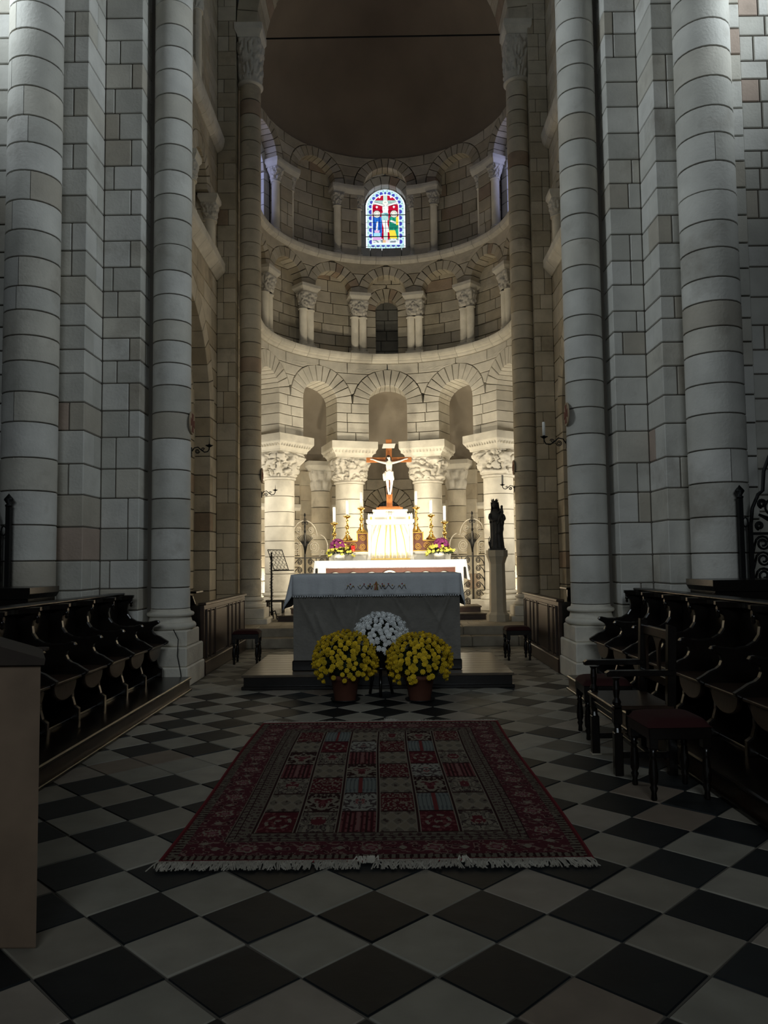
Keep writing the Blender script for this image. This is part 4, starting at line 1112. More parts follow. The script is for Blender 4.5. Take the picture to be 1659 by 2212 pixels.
def sec(z):
    for a, b in zip(secs[:-1], secs[1:]):
        if z <= b[0]:
            k = (z-a[0])/(b[0]-a[0]); k = k*k*(3-2*k); return [a[i]+(b[i]-a[i])*k for i in range(5)]
    return secs[-1]
for j in range(m_+1):
    z = .83*j/m_; _, rx_, ry_, ox, oy = sec(z)
    for i in range(n):
        a = 2*pi*i/n
        fold = (.010*cos(a*11+z*2)+.006*cos(a*17-z*5))*max(0, 1-max(0, z-.5)*4)
        dr = .016*max(0, sin(z*26+3*sin(a-1.2)))*max(0, cos(a+pi/2-.4))*(1 if .32 < z < .62 else 0)
        V.append((ox+(rx_+fold+dr)*cos(a), oy+(ry_+fold+dr)*sin(a), z))
for j in range(m_):
    for i in range(n): F.append((j*n+i, j*n+(i+1) % n, (j+1)*n+(i+1) % n, (j+1)*n+i))
F.append(tuple(range(n))[::-1])
robe = piece('robe', V, F, BRONZE, st, True)
mb = MB().add(ball((-.03, -.01, .895), .058, 14, 10, 1.2)); mb.add(tube([(-.03, -.07, .90), (-.03, -.078, .885)], .010, 6)); mb.build('head', BRONZE, st, True)
mb = MB()
for s in (-1, 1): mb.add(ball((-.03+s*.022, -.062, .905), .009, 6, 4))
mb.add(ball((-.03, -.062, .868), .012, 6, 4, .5)); mb.build('face', BRONZE, st, True)
V = []; F = []
for j in range(13):
    q = j/12
    for i in range(25):
        a = pi*(-.12+1.24*i/24); z = .96-.42*q; r_ = (.066+.02*q) if q < .25 else .066+.062*min(1, (q-.2)*1.6)
        V.append((-.03+.03*min(1, q*1.5)+(r_+.006*cos(a*9))*cos(a), -.005+(r_*.92)*sin(a)*.95, z-.0))
for j in range(12):
    for i in range(24): F.append((j*25+i, j*25+i+1, (j+1)*25+i+1, (j+1)*25+i))
o = piece('veil', V, F, BRONZE, st, True); sm = o.modifiers.new('t', 'SOLIDIFY'); sm.thickness = .01
V, F = lathe([(.055, .945), (.060, .965), (.066, .985)], 24, -.03, -.01, caps=False)
cw = MB().add((V, F))
for k in range(6): a = 2*pi*k/6; cw.add(xf(prism([(-.022, 0), (.022, 0), (.014, .03), (0, .055), (-.014, .03)], 1, -.004, .004), (-.03+.064*cos(a), -.01+.064*sin(a), .975), rz=a+pi/2))
o = cw.build('crown', BRONZE, st)
J = [(.03, -.06, .60, .040), (.055, -.075, .68, .042), (.06, -.075, .75, .034), (.062, -.085, .80, .018), (.064, -.095, .85, .036), (.02, -.10, .72, .017), (-.02, -.125, .69, .013), (.0, -.11, .57, .028), (-.02, -.125, .50, .018), (-.03, -.14, .47, .014), (.06, -.11, .56, .028), (.05, -.13, .49, .018), (.045, -.15, .46, .014), (.085, -.10, .70, .016), (.07, -.125, .66, .012)]
skinned('child', [(x+.035, y, z+.045, r) for x, y, z, r in J], [(0, 1), (1, 2), (2, 3), (3, 4), (2, 5), (5, 6), (0, 7), (7, 8), (8, 9), (0, 10), (10, 11), (11, 12), (2, 13), (13, 14)], BRONZE, st)
J = [(-.11, -.02, .74, .040), (-.145, -.055, .63, .036), (-.08, -.12, .585, .026), (-.02, -.135, .60, .020), (.0, -.14, .605, .016)]
skinned('right_arm', J, [(0, 1), (1, 2), (2, 3), (3, 4)], BRONZE, st)
J = [(.12, -.02, .72, .040), (.155, -.06, .62, .036), (.11, -.12, .58, .026), (.06, -.135, .60, .020)]
skinned('left_arm', J, [(0, 1), (1, 2), (2, 3)], BRONZE, st)
mb = MB()
for k in range(7): mb.add(tube([(-.13, -.05, .02), (-.15-.01*(k % 3), -.07, .08+.02*k), (-.15+.03*sin(k*2.1), -.07+.02*cos(k), .12+.025*k)], .007, 5))
mb.build('carved_branch', BRONZE, st, True)
piece('base', *box(-.16, .16, -.14, .14, 0, .035, .008), BRONZE, st)

# ---------- main altar on its dark podium
po = thing('altar_podium', 'low black podium with polished wooden top under the main altar', 'platform', (AX, 9.3, 0))
piece('side', *box(-1.60, 1.62, .03, 2.05, 0, .15), DWOOD, po)
for k in range(9):
    piece('top_board', *box(-1.62, 1.64, .0+k*.2288, .2268+k*.2288, .15, .18, .004), PODW, po)
piece('base_moulding', *box(-1.625, 1.645, .0, 2.08, 0, .045, .008), DWOOD, po)
ma = thing('main_altar', 'broad block altar wrapped in grey damask with creased folds on a black plinth', 'altar', (AX, 9.6, .18))
piece('plinth', *box(-1.05, 1.05, 0, 1.15, 0, .13, .012), DWOOD, ma)
V = []; F = []; nx, nz = 120, 44
def crease(x, z):
    d = 0
    for x0, z0, x1, z1, w in ((-.60, .98, -.42, .55, .02), (.92, .95, .72, .45, .02), (.55, .98, .95, .30, .02), (-.95, .9, -.7, .35, .03), (.2, .95, .45, .5, .025), (-.2, .9, -.35, .3, .03), (-.75, .7, -.55, .2, .02)):
        q, t = seg(x, z, x0, z0, x1, z1); d += .028*exp(-(q/w)**2)*(.4+.6*sin(pi*min(1, max(0, t+.1))))
    return d+.008*noise.noise((x*3, z*1.5, 2))
for j in range(nz+1):
    z = .13+1.055*j/nz
    for i in range(nx+1):
        x = -1.035+2.07*i/nx; V.append((x, .015-crease(x, z), z))
for j in range(nz):
    for i in range(nx): F.append((j*(nx+1)+i, j*(nx+1)+i+1, (j+1)*(nx+1)+i+1, (j+1)*(nx+1)+i))
piece('frontal', V, F, DAMASK, ma, True)
piece('body', *box(-1.035, 1.035, .03, 1.12, .13, 1.18), DAMASK, ma)
tc = altar_cloth('tablecloth', 'blue white linen cloth over the main altar with embroidered front and hanging corners', (AX, 9.6, .18), -1.045, 1.045, -.01, 1.13, 1.188, .265, .40, .38, (.10, .045), mat('cool_white_linen', (.56, .58, .60), .9, nscale=8, namt=.06, bump=.2, bscale=50), True, 5)
tc.location.z = .18
EMBG, EMBR, EMBK = mat('embroidery_gold', (.45, .30, .10), .7), mat('embroidery_red', (.35, .03, .03), .8), mat('embroidery_dark', (.08, .07, .07), .8)
for s in (-1, 1):
    for (x0, w) in ((.10, .16), (.30, .10), (.07, .07)):
        L = [(s*(x0+w*k/16-.03), -.052, 1.03+.022*sin(k*.7+x0*20)-.004) for k in range(17)]
        piece('embroidery', *tube(L, .0035, 4), EMBK, tc)
        for k in (3, 8, 13): piece('embroidery', *ball((s*(x0+w*k/16-.03), -.053, 1.035+.03*sin(k)), .009, 6, 4), EMBR if k == 8 else EMBG, tc)
for q in range(5): piece('embroidery', *tube([(-.025+.012*q, -.052, .99), (-.02+.010*q+.01*sin(q), -.053, 1.05), (-.012+.006*q, -.052, 1.10-.012*abs(q-2))], .005, 4), (EMBG, EMBR, EMBG, EMBK, EMBG)[q], tc)
piece('embroidery', *tube([(-.035, -.053, 1.06), (.035, -.053, 1.06)], .004, 4), EMBG, tc)

# ---------- potted chrysanthemums
fib = lambda k, n: (1-2*(k+.5)/n, k*pi*(3-sqrt(5)))
HEADS = {}
def mum(label, loc, R_, ht, mcol, mcore, seed, pot, n=372):
    t = thing('potted_chrysanthemum', label, 'potted plant', loc, 0, 'potted chrysanthemums before the altar')
    R = random.Random(seed)
    pm = TERRA if pot == 'terra' else PLASTIC
    pr = [(.115, 0), (.118, .008), (.155, .235), (.172, .237), (.176, .285), (.160, .288), (.150, .25), (.02, .245)] if pot == 'terra' else [(.10, 0), (.135, .16), (.15, .162), (.15, .19), (.13, .185), (.02, .16)]
    piece('pot', *lathe(pr, 32), pm, t, True)
    if pot == 'terra': piece('saucer', *lathe([(.13, 0), (.16, .022), (.165, .022), (.15, .004)], 28), PLASTIC, t, True)
    top = pr[4][1] if pot == 'terra' else .19
    mb = MB()
    for k in range(520):
        z, a = fib(k, 520); q = sqrt(1-z*z); rr = R_*R.uniform(.55, .93)
        if z < -.55: continue
        p = Vector((rr*q*cos(a), rr*q*sin(a), ht+rr*z*.86)); d = Vector((R.uniform(-1, 1), R.uniform(-1, 1), R.uniform(-.6, 1))).normalized()*.045; e = d.cross(Vector((.3, .2, 1))).normalized()*.018
        mb.add(([tuple(p-d), tuple(p+e), tuple(p+d), tuple(p-e)], [(0, 1, 2, 3)]))
    mb.add(ball((0, 0, ht-.02), R_*.72, 16, 10, .75))
    mb.build('foliage', LEAF, t, stuff=True)
    if mcol.name not in HEADS:
        h = MB()
        for ring, (nn, ro, zo, tl) in enumerate(((9, .024, 0, .1), (8, .020, .008, .5), (6, .013, .014, .9))):
            for k in range(nn):
                a = 2*pi*k/nn+ring*.4; h.add(xf(([(0, -.004, 0), (ro*.6, -.0075, .004+tl*.006), (ro, 0, tl*.012), (ro*.6, .0075, .004+tl*.006), (0, .004, 0)], [(0, 1, 2, 3, 4)]), (0, 0, zo), rz=a))
        h.add(ball((0, 0, .012), .010, 6, 4)); HEADS[mcol.name] = h
    src = None; c = 0
    for k in range(n):
        z, a = fib(k, n); a += R.uniform(-.12, .12)
        if z < -.42 and R.random() < .6: continue
        if z < -.62: continue
        q = sqrt(max(0, 1-z*z)); rr = R_*R.uniform(.95, 1.05)*(1+.05*noise.noise((cos(a)*q*2, sin(a)*q*2, z*2+seed)))
        p = Vector((rr*q*cos(a), rr*q*sin(a), ht+rr*z*.86-(.03 if z < -.3 else 0)))
        if src is None: o = src = HEADS[mcol.name].build('flower_head', mcol, t)
        else: o = again('flower_head', src, t)
        o.location = p; nrm = Vector((q*cos(a)+R.uniform(-.25, .25), q*sin(a)+R.uniform(-.25, .25), z*.8+.35)); o.rotation_euler = nrm.to_track_quat('Z', 'Y').to_euler(); o.scale = [R.uniform(1.15, 1.6)]*3; c += 1
    return t
mum('yellow chrysanthemum in a terracotta pot, left of the white one', (-.475, 8.58, 0), .335, .445, YELLOW, YCORE, 1, 'terra')
mum('yellow chrysanthemum in a terracotta pot, right of the white one', (.345, 8.54, 0), .335, .425, YELLOW, YCORE, 2, 'terra')
sd = thing('plant_stool', 'dark three legged plant stool under the white chrysanthemum', 'stool', (-.085, 8.92, 0))
piece('top', *lathe([(.14, .30), (.16, .305), (.16, .325), (.14, .33)], 24), DWOOD, sd, True)
for k in range(3): a = 2*pi*k/3+.5; piece('leg', *tube([(.09*cos(a), .09*sin(a), .30), (.15*cos(a), .15*sin(a), 0)], .018, 8), DWOOD, sd, True)
mum('white chrysanthemum in a dark pot raised between two yellow ones', (-.085, 8.92, .33), .285, .335, WHITEF, WHITEF, 3, 'plastic', 372)

# ---------- rug
RX0, RX1, RY0, RY1 = -1.18, 1.02, 4.0, 7.35
RRED, RDK, RBE, RBL, RGR = (.10, .014, .018), (.03, .010, .010), (.22, .19, .145), (.165, .18, .165), (.14, .12, .09)
TYPES = ['mille', 'stripe', 'lattice', 'palm', 'vase', 'swirl', 'tree', 'bush']
GRID = [[ 'swirl', 'bush', 'tree', 'lattice', 'swirl', 'bush'], ['lattice', 'vase', 'vasew', 'mille', 'stripe', 'lattice'], ['bush', 'mille', 'stripe', 'lattice', 'vase', 'bush'],
        ['tree', 'lattice', 'vase', 'mille', 'vasew', 'tree'], ['vase', 'bush', 'tree', 'lattice', 'swirl', 'bush'], ['lattice', 'swirl', 'vasew', 'mille', 'stripe', 'lattice'], ['mille', 'stripe', 'lattice', 'bush', 'vase', 'mille']]
def rugcol(x, y):
    w, h = RX1-RX0, RY1-RY0; u, v = x-RX0, y-RY0; e = min(u, w-u, v, h-v)
    if u > w-u: uu = w-u
    else: uu = u
    nz = noise.noise((x*40, y*40, 1))
    if e < .022: return RRED
    along = v if uu == e else u
    if e < .075: return RGR if (sin(along*170)+nz*1.4) > -.3 else RDK
    if e < .27:
        c = .172; k = along/.165; q = k-floor(k)-.5; p = (e-c)/.085
        r_ = sqrt((q*.165/.085)**2+p*p)
        big = int(floor(k)) % 2 == 0
        if big and r_ < .72:
            a = atan2(p, q); return RBE if (.42+.12*sin(8*a) < r_ < .62+.1*sin(8*a)) else ((.20, .10, .10) if r_ < .25 else (.13, .035, .04))
        if not big and (abs(q)*1.9+abs(p)*.8 < .30): return RBE
        return (.085, .020, .026) if noise.noise((x*28, y*28, 3)) > -.12 else ((.19, .12, .10) if noise.noise((x*28, y*28, 3)) > -.3 else (.05, .012, .016))
    if e < .40:
        b = (e-.27)/.13
        if b < .1 or .33 < b < .40 or .62 < b < .68 or b > .92: return RDK if .03 < b < .07 or .35 < b < .38 or .64 < b < .66 or b > .96 else RGR
        s_ = sin(along*120+(2 if b > .5 else 0)); return RGR if s_*.8+nz*1.6 > -.25 else (.06, .03, .03)
    # field of panels
    fu, fv = (u-.40)/(w-.80)*6, (v-.40)/(h-.80)*7
    ci, cj = min(5, max(0, int(fu))), min(6, max(0, int(fv))); p, q = fu-ci-.5, fv-cj-.5
    if abs(p) > .455: return RBE if abs(p) < .475 else (RDK if abs(p) < .488 else RGR)
    if abs(q) > .47: return RDK
    k = GRID[cj][ci]; X, Y = p*2.1, q*2.1; n1 = noise.noise((X*5+ci*7, Y*5+cj*3, .5)); n2 = noise.noise((abs(X)*6+cj, Y*6, 4.5))
    if k == 'mille': return RBE if noise.noise((abs(X)*7+ci, Y*7, cj)) > .22 else ((.20, .13, .1) if n1 > .35 else (.088, .014, .018))
    if k == 'stripe':
        if abs(X) < .12: return (.16, .03, .03)
        d = sin((abs(X)+.18*(Y > .5)*(Y-.5)+.12*max(0, -Y-.4))*26); return RBL if d > -.25 else (.09, .10, .10)
    if k == 'tree':
        if abs(X) < .1 and Y > -.8: return (.20, .10, .09)
        d = sin(abs(X)*24); return (.17, .06, .06) if d > .1 and n1 > -.3 else RDK if d < -.6 else (.08, .014, .018)
    if k == 'lattice':
        a, b = X*4.5+Y*3.4, X*4.5-Y*3.4; d = cos(a)*cos(b)
        return RBE if abs(d) < .18 else (RGR if d > 0 and n1 > -.2 else (.055, .035, .03) if d > .5 else (.20, .165, .12))
    if k == 'vase':
        r_ = sqrt(X*X+Y*Y); a = atan2(Y, abs(X)); R0 = .55+.22*sin(3*a); 
        return (.15, .04, .045) if r_ < .28 and n2 > -.2 else RBE if abs(r_-R0) < .12 or (n2 > .2) else (.085, .014, .018) if r_ < R0 else RDK
    if k == 'vasew':
        r_ = sqrt(X*X+Y*Y); return (.07, .05, .05) if n2 > .18 else (.2, .06, .06) if r_ < .4 and n2 < -.15 else (.27, .26, .22)
    if k == 'swirl':
        r_ = sqrt(X*X+Y*Y); a = atan2(Y, X); d = sin(r_*7-a+.5)
        return RBE if (abs(r_-.6) < .09 and sin(a*6) > -.4) or (r_ < .22 and n1 > 0) else (.16, .05, .05) if n1 > .3 else (.085, .013, .018)
    d = noise.noise((abs(X)*4.4+ci, Y*4.4+cj, 7)); r_ = sqrt(X*X+(Y-.1)**2)
    if r_ < .42: return (.11, .02, .025) if d > -.15 else RBE
    return RBE if d > .05 else (.05, .03, .03) if d > -.12 else RGR
rug = thing('rug', 'oriental rug of red and beige garden panels with white fringes on the lozenge floor', 'rug', (0, 0, .004))
RUGM = vcmat('rug_wool', .95)
def rugz(x, y): return .009+.002*noise.noise((x*2, y*2, 0))
o = paint_grid('pile', lambda u, v: (u+.012*sin(v*1.7), v, rugz(u, v)), RX0, RX1, RY0, RY1, 330, 440, lambda u, v: True, rugcol, RUGM, rug)
mb = MB()
for (a, b) in (((RX0, RY0), (RX1, RY0)), ((RX1, RY0), (RX1, RY1)), ((RX1, RY1), (RX0, RY1)), ((RX0, RY1), (RX0, RY0))):
    mb.add(tube([(a[0]+(b[0]-a[0])*k/24+.012*sin((a[1]+(b[1]-a[1])*k/24)*1.7), a[1]+(b[1]-a[1])*k/24, .006) for k in range(25)], .0065, 6))
mb.build('bound_edge', REDEDGE, rug)
for nm, yy, dr, ln in (('near_fringe', RY0, -1, .10), ('far_fringe', RY1, 1, .09)):
    mb = MB(); R = random.Random(77+dr)
    for k in range(620):
        x = RX0+(RX1-RX0)*(k+R.random())/620; l = ln*R.uniform(.6, 1.1); sw = .05*noise.noise((x*6, yy, 0))+R.uniform(-.03, .03); lift = max(0, noise.noise((x*5, 3, yy)))*.03
        if noise.noise((x*4.2, 9, yy)) > .42: l *= .3; lift += .02
        w = .004
        P = [(x, yy, .010), (x+sw*.5, yy+dr*l*.5, .010+lift), (x+sw+R.uniform(-.02, .02), yy+dr*l, .003)]
        V = [];
        for p in P: V += [(p[0]-w, p[1], p[2]), (p[0], p[1], p[2]+.004), (p[0]+w, p[1], p[2])]
        mb.add((V, [(0, 1, 4, 3), (1, 2, 5, 4), (3, 4, 7, 6), (4, 5, 8, 7)]))
    mb.build(nm, WOOL, rug, stuff=True)

# ---------- turned stools
LEGP = [(.016, 0), (.02, .01), (.016, .05), (.026, .08), (.018, .095), (.028, .12), (.030, .17), (.022, .25), (.018, .275), (.026, .285), (.018, .30), (.030, .33)]
def stool(label, x, y, w, d, h, rz=0, red=True):
    t = thing('upholstered_stool', label, 'stool', (x, y, 0), rz, 'stools with red seats')
    k = (h-.09)/.42; src = None
    for sx in (-1, 1):
        for sy in (-1, 1):
            if src is None:
                mb = MB().add(lathe([(r_, z*k) for r_, z in LEGP], 14)); mb.add(box(-.028, .028, -.028, .028, .33*k, h-.06, .004)); o = src = mb.build('leg', DWOOD, t, True)
                for p in o.data.polygons: p.use_smooth = p.center.z < .33*k
            else: o = again('leg', src, t)
            o.location = (sx*(w/2-.03), sy*(d/2-.03), 0)
    piece('seat_rail', *box(-w/2, w/2, -d/2, d/2, h-.12, h-.045, .006), DWOOD, t)
    V = []; F = []; n = 12
    for j in range(n+1):
        for i in range(n+1):
            p, q = -1+2*i/n, -1+2*j/n; e = (1-p**6)*(1-q**6); V.append((p*w/2*1.03, q*d/2*1.03, h-.045+.055*e**.5))
    for j in range(n):
        for i in range(n): F.append((j*(n+1)+i, j*(n+1)+i+1, (j+1)*(n+1)+i+1, (j+1)*(n+1)+i))
    piece('cushion', V, F, REDSEAT, t, True)
    return t
stool('dark stool with red velvet seat, the nearest, in front of the right choir stalls', 1.83, 5.13, .40, .40, .50, .03)
stool('dark stool with red velvet seat behind the carved armchair', 1.86, 6.76, .40, .40, .50, -.05)
stool('dark stool beside the left panelled choir screen', -2.15, 11.85, .40, .42, .50, .05)
stool('dark stool with red seat beside the right panelled choir screen', 1.99, 11.95, .38, .40, .50, 0)

# ---------- carved armchair, facing the aisle
ac = thing('armchair', 'dark carved wooden armchair with gothic arched back facing the rug', 'chair', (1.585, 5.83, 0))
yl = .30
for s in (-1, 1):
    y = s*yl
    mb = MB().add(box(0, .06, y-.03, y+.03, 0, .30, .005)).add(lathe([(.028, .30), (.02, .33), (.028, .36)], 12, .03, y)).add(box(0, .06, y-.03, y+.03, .36, .49, .005)).add(lathe([(.028, .49), (.032, .51), (.018, .54), (.026, .60), (.020, .66), (.030, .68)], 12, .03, y))
    mb.build('front_leg', DWOOD, ac)
    piece('back_leg', *prism([(.38, 0), (.44, 0), (.44, .46), (.465, 1.03), (.405, 1.05), (.38, .46)], 1, y-.028, y+.028, .004), DWOOD, ac)
    piece('armrest', *prism([(-.04, .69), (-.045, .715), (-.02, .73), (.43, .73), (.43, .69)], 1, y-.035, y+.035, .006), DWOOD, ac)
    piece('side_rail', *box(.05, .40, y-.014, y+.014, .12, .16, .004), DWOOD, ac)
piece('seat', *box(-.015, .43, -.33, .33, .455, .485, .008), SEATW, ac)
piece('apron', *box(.02, .045, -.30, .30, .37, .455, .004), DWOOD, ac); piece('apron_moulding', *box(.01, .03, -.30, .30, .40, .42, .003), DWOOD, ac)
piece('stretcher', *box(.22, .26, -.30, .30, .12, .16, .004), DWOOD, ac)
piece('top_rail', *box(.425, .46, -.30, .30, .93, 1.0, .006), SEATW, ac)
def arches(n, w, z0, z1):
    """panel with pointed arch openings, as a comb of spandrels"""
    mb = MB(); k = 10
    for i in range(n):
        x0 = -w/2+w*i/n; x1 = x0+w/n; xm = (x0+x1)/2; hw = (x1-x0)/2-.018
        L = [(x0, z1), (x0, z0), (xm-hw, z0)]+[(xm-hw*cos(q*pi/2/k), z0+(z1-z0)*.5+hw*1.2*sin(q*pi/2/k)) for q in range(k+1)]+[(xm, z1)]
        mb.add(prism(L, 0, .433, .452)); L2 = [(2*xm-a, b) for a, b in L]; mb.add(prism(L2, 0, .433, .452))
    return mb
arches(2, .54, .66, .93).build('arched_back_panel', SEATW, ac)
piece('lower_back_rail', *box(.41, .44, -.30, .30, .60, .66, .004), DWOOD, ac)
piece('foot_cap', *box(-.008, .068, .30-.038, .30+.038, 0, .012, .002), STEP, ac)

# ---------- choir stalls
POUT = [(0, 0), (.50, 0), (.57, 0), (.57, .10), (.53, .13), (.51, .20), (.51, .28), (.545, .35), (.60, .385), (.635, .40), (.64, .425), (.615, .44), (.59, .455), (.545, .485), (.495, .505), (.465, .53), (.45, .565), (.46, .60), (.49, .62),
        (.52, .635), (.535, .655), (.52, .675), (.49, .68), (.42, .665), (.33, .662), (.25, .675), (.19, .71), (.155, .76), (.145, .82), (.155, .87), (.18, .905), (.20, .915), (.20, .945), (.215, .955), (.215, .985), (0, .985)]
def stalls(side, ys, label):
    s = -1 if side == 'left' else 1; XB = AX+s*3.15; Z = .165
    t = thing('choir_stalls', label, 'choir stalls', (XB, 0, Z))
    P = lambda p: -s*p        # p runs from the back towards the aisle
    y0, y1 = min(ys)-.3, max(ys)
    src = None
    for y in ys:
        if src is None: o = src = piece('partition', *prism([(P(a), b) for a, b in POUT], 1, -.03, .03, .010), DWOOD, t)
        else: o = again('partition', src, t)
        o.location = (0, y, 0)
        for q in (.155, .185): pass
    for a, b in zip(sorted(ys)[:-1], sorted(ys)[1:]):
        a2, b2 = a+.034, b-.034; L = b2-a2
        st_ = piece('seat', *box(min(P(.08), P(.60)), max(P(.08), P(.60)), a2, b2, .375, .40, .006), SEATW, t)
        L_ = [(a2+L*.5-L*.40*cos(pi*k/16), .372-.145*sin(pi*k/16)**.8) for k in range(17)]
        piece('misericord', *prism(L_, 0, P(.575), P(.535), .008), SEATW, st_)
        piece('seat_back', *box(min(P(.0), P(.03)), max(P(.0), P(.03)), a2, b2, .40, .93), DWOOD, t)
        piece('kick_board', *box(min(P(.10), P(.13)), max(P(.10), P(.13)), a2, b2, 0, .37), DWOOD, t)
        piece('foot_ledge', *box(min(P(.13), P(.50)), max(P(.13), P(.50)), a2, b2, .0, .02, .004), DWOOD, t)
        # curved canopy rail between two partitions
        RL = [(P(.0), a2)]+[(P(.06+.15*(abs(2*k/14-1))**3), a2+L*k/14) for k in range(15)]+[(P(0), b2)]
        piece('arm_rail', *prism(RL, 2, .93, .985, .008), DWOOD, t)
    piece('top_rail', *box(min(P(-.06), P(.10)), max(P(-.06), P(.10)), y0, y1+.03, .985, 1.01, .008), DWOOD, t)
    for y in ys:
        k = piece('drop_knob', *lathe([(.002, .84), (.018, .855), (.012, .875), (.02, .89), (.02, .915)], 10), DWOOD, t, True); k.location = (P(.185), y, 0)
    pf = thing('stall_platform', 'dark wooden platform running under the %s choir stalls' % side, 'platform', (XB, 0, 0))
    xe = AX+s*2.23
    a, b = sorted((XB+s*.15, xe)); yp0, yp1 = y0-1.2, y1+(.0 if side == 'left' else .0)
    piece('deck', *box(a-XB, b-XB, yp0, yp1, .13, .165, .01), DWOOD, pf)
    a, b = sorted((XB+s*.1, xe+s*.02)); piece('riser', *box(a-XB, b-XB, yp0, yp1-.01, 0, .13), SEATW, pf)
    a, b = sorted((xe+s*.02, xe-s*.008)); piece('base_moulding', *box(a-XB, b-XB, yp0, yp1, 0, .028, .005), DWOOD, pf)
    return t
stalls('left', [9.35, 8.72, 8.1, 7.47, 6.85, 6.22, 5.6, 4.97, 4.35], 'row of black oak choir stalls with curved armrests along the left piers')
stalls('right', [9.15, 8.52, 7.88, 7.25, 6.63, 6.0, 5.37, 4.75, 4.1], 'row of black oak choir stalls with curved armrests behind the armchair and stools')
for side, x0, x1, y0, y1 in (('left', -5.2, -3.52, 7.6, 8.28), ('right', 3.20, 5.2, 7.6, 8.28)):
    t = thing('tall_desk', 'high black wooden desk with a moulded top behind the %s choir stalls' % side, 'desk', ((x0+x1)/2, y0, 0)); c = (x0+x1)/2
    piece('body', *box(x0-c+.04, x1-c-.04, .04, y1-y0, 0, 1.2, .01), DWOOD, t); piece('cornice', *prism([(x0-c+.03, 1.19), (x1-c-.03, 1.19), (x1-c, 1.24), (x1-c, 1.30), (x0-c, 1.30), (x0-c, 1.24)], 1, 0, y1-y0), DWOOD, t)

# ---------- panelled screens at the far end of the choir
for side, s, X, ya, yb in (('left', 1, -2.50, 10.55, 13.55), ('right', -1, 2.30, 10.42, 13.0)):
    t = thing('panelled_screen', 'brown panelled oak choir screen receding on the %s beyond the pier' % side, 'screen', (X, ya, 0))
    L = yb-ya; a, b = sorted((0, -s*.05)); piece('board', *box(a-0, b, 0, L, .0, .95), BWOOD, t)
    a, b = sorted((s*.03, -s*.08)); piece('top_rail', *box(a, b, -.02, L+.02, .95, .985, .008), SEATW, t)
    a, b = sorted((s*.022, -s*.05)); piece('plinth_board', *box(a, b, 0, L, 0, .19, .01), BWOOD, t)
    n = [.10, .32, .62, 1.55, 1.85, 2.15, 2.48] if side == 'left' else [.10, .30, .60, 1.42, 1.72, 2.0, 2.4]
    wd = [.17, .24, .85, .24, .24, .26, .40] if side == 'left' else [.15, .24, .75, .24, .22, .32, .12]
    for y, w in zip(n, wd):
        a, b = sorted((0, s*.016)); p = piece('raised_panel', *box(a, b, y+.03, y+w-.03, .25, .86, .012), BWOOD, t)
        for q in ((y, y+.014, .22, .89), (y+w-.014, y+w, .22, .89), (y+.014, y+w-.014, .22, .234), (y+.014, y+w-.014, .876, .89)):
            a, b = sorted((0, s*.024)); piece('moulding', *box(a, b, *q), SEATW, p)
    a, b = sorted((-s*.05, -s*1.0)); piece('end_panel', *box(a, b, 0, .05, 0, .95), DWOOD, t)
    t2 = thing('carved_desk_end', 'black carved desk end just behind the %s panelled screen' % side, 'desk', (X-s*.35, ya+.35, 0))
    piece('side', *prism([(-.14, 0), (.14, 0), (.14, .95), (.10, 1.06), (.0, 1.10), (-.14, 1.10)], 1, 0, .06, .008), DWOOD, t2); piece('top', *box(-.16, .16, -.02, .4, 1.10, 1.13, .008), DWOOD, t2)

# ---------- plain lectern at the left edge
lc = thing('lectern', 'plain pale plywood lectern with a dark sloping top at the left edge', 'lectern', (-1.385, 3.14, 0))
plan = [(-.02, 0), (-.95, 0), (-.95, .42), (-.28, .42)]
piece('body', *prism([(p, q) for p, q in plan], 2, .01, 1.122, .006), LECT, lc)
piece('foot', *prism([(-.06, .03), (-.93, .03), (-.93, .40), (-.28, .40)], 2, 0, .02), DWOOD, lc)
V = [(-.99, -.03, 1.43), (.012, -.03, 1.145), (.008, -.03, 1.122), (-.99, -.03, 1.122), (-.99, .46, 1.36), (-.22, .46, 1.135), (-.24, .46, 1.122), (-.99, .46, 1.122)]
piece('sloping_top', V, [(0, 1, 5, 4), (3, 2, 1, 0), (1, 2, 6, 5), (0, 3, 7, 4), (5, 6, 7, 4), (2, 3, 7, 6)], LTOP, lc)
piece('book_ledge', *box(-.36, -.19, .44, .47, 1.125, 1.142, .003), LTOP, lc)

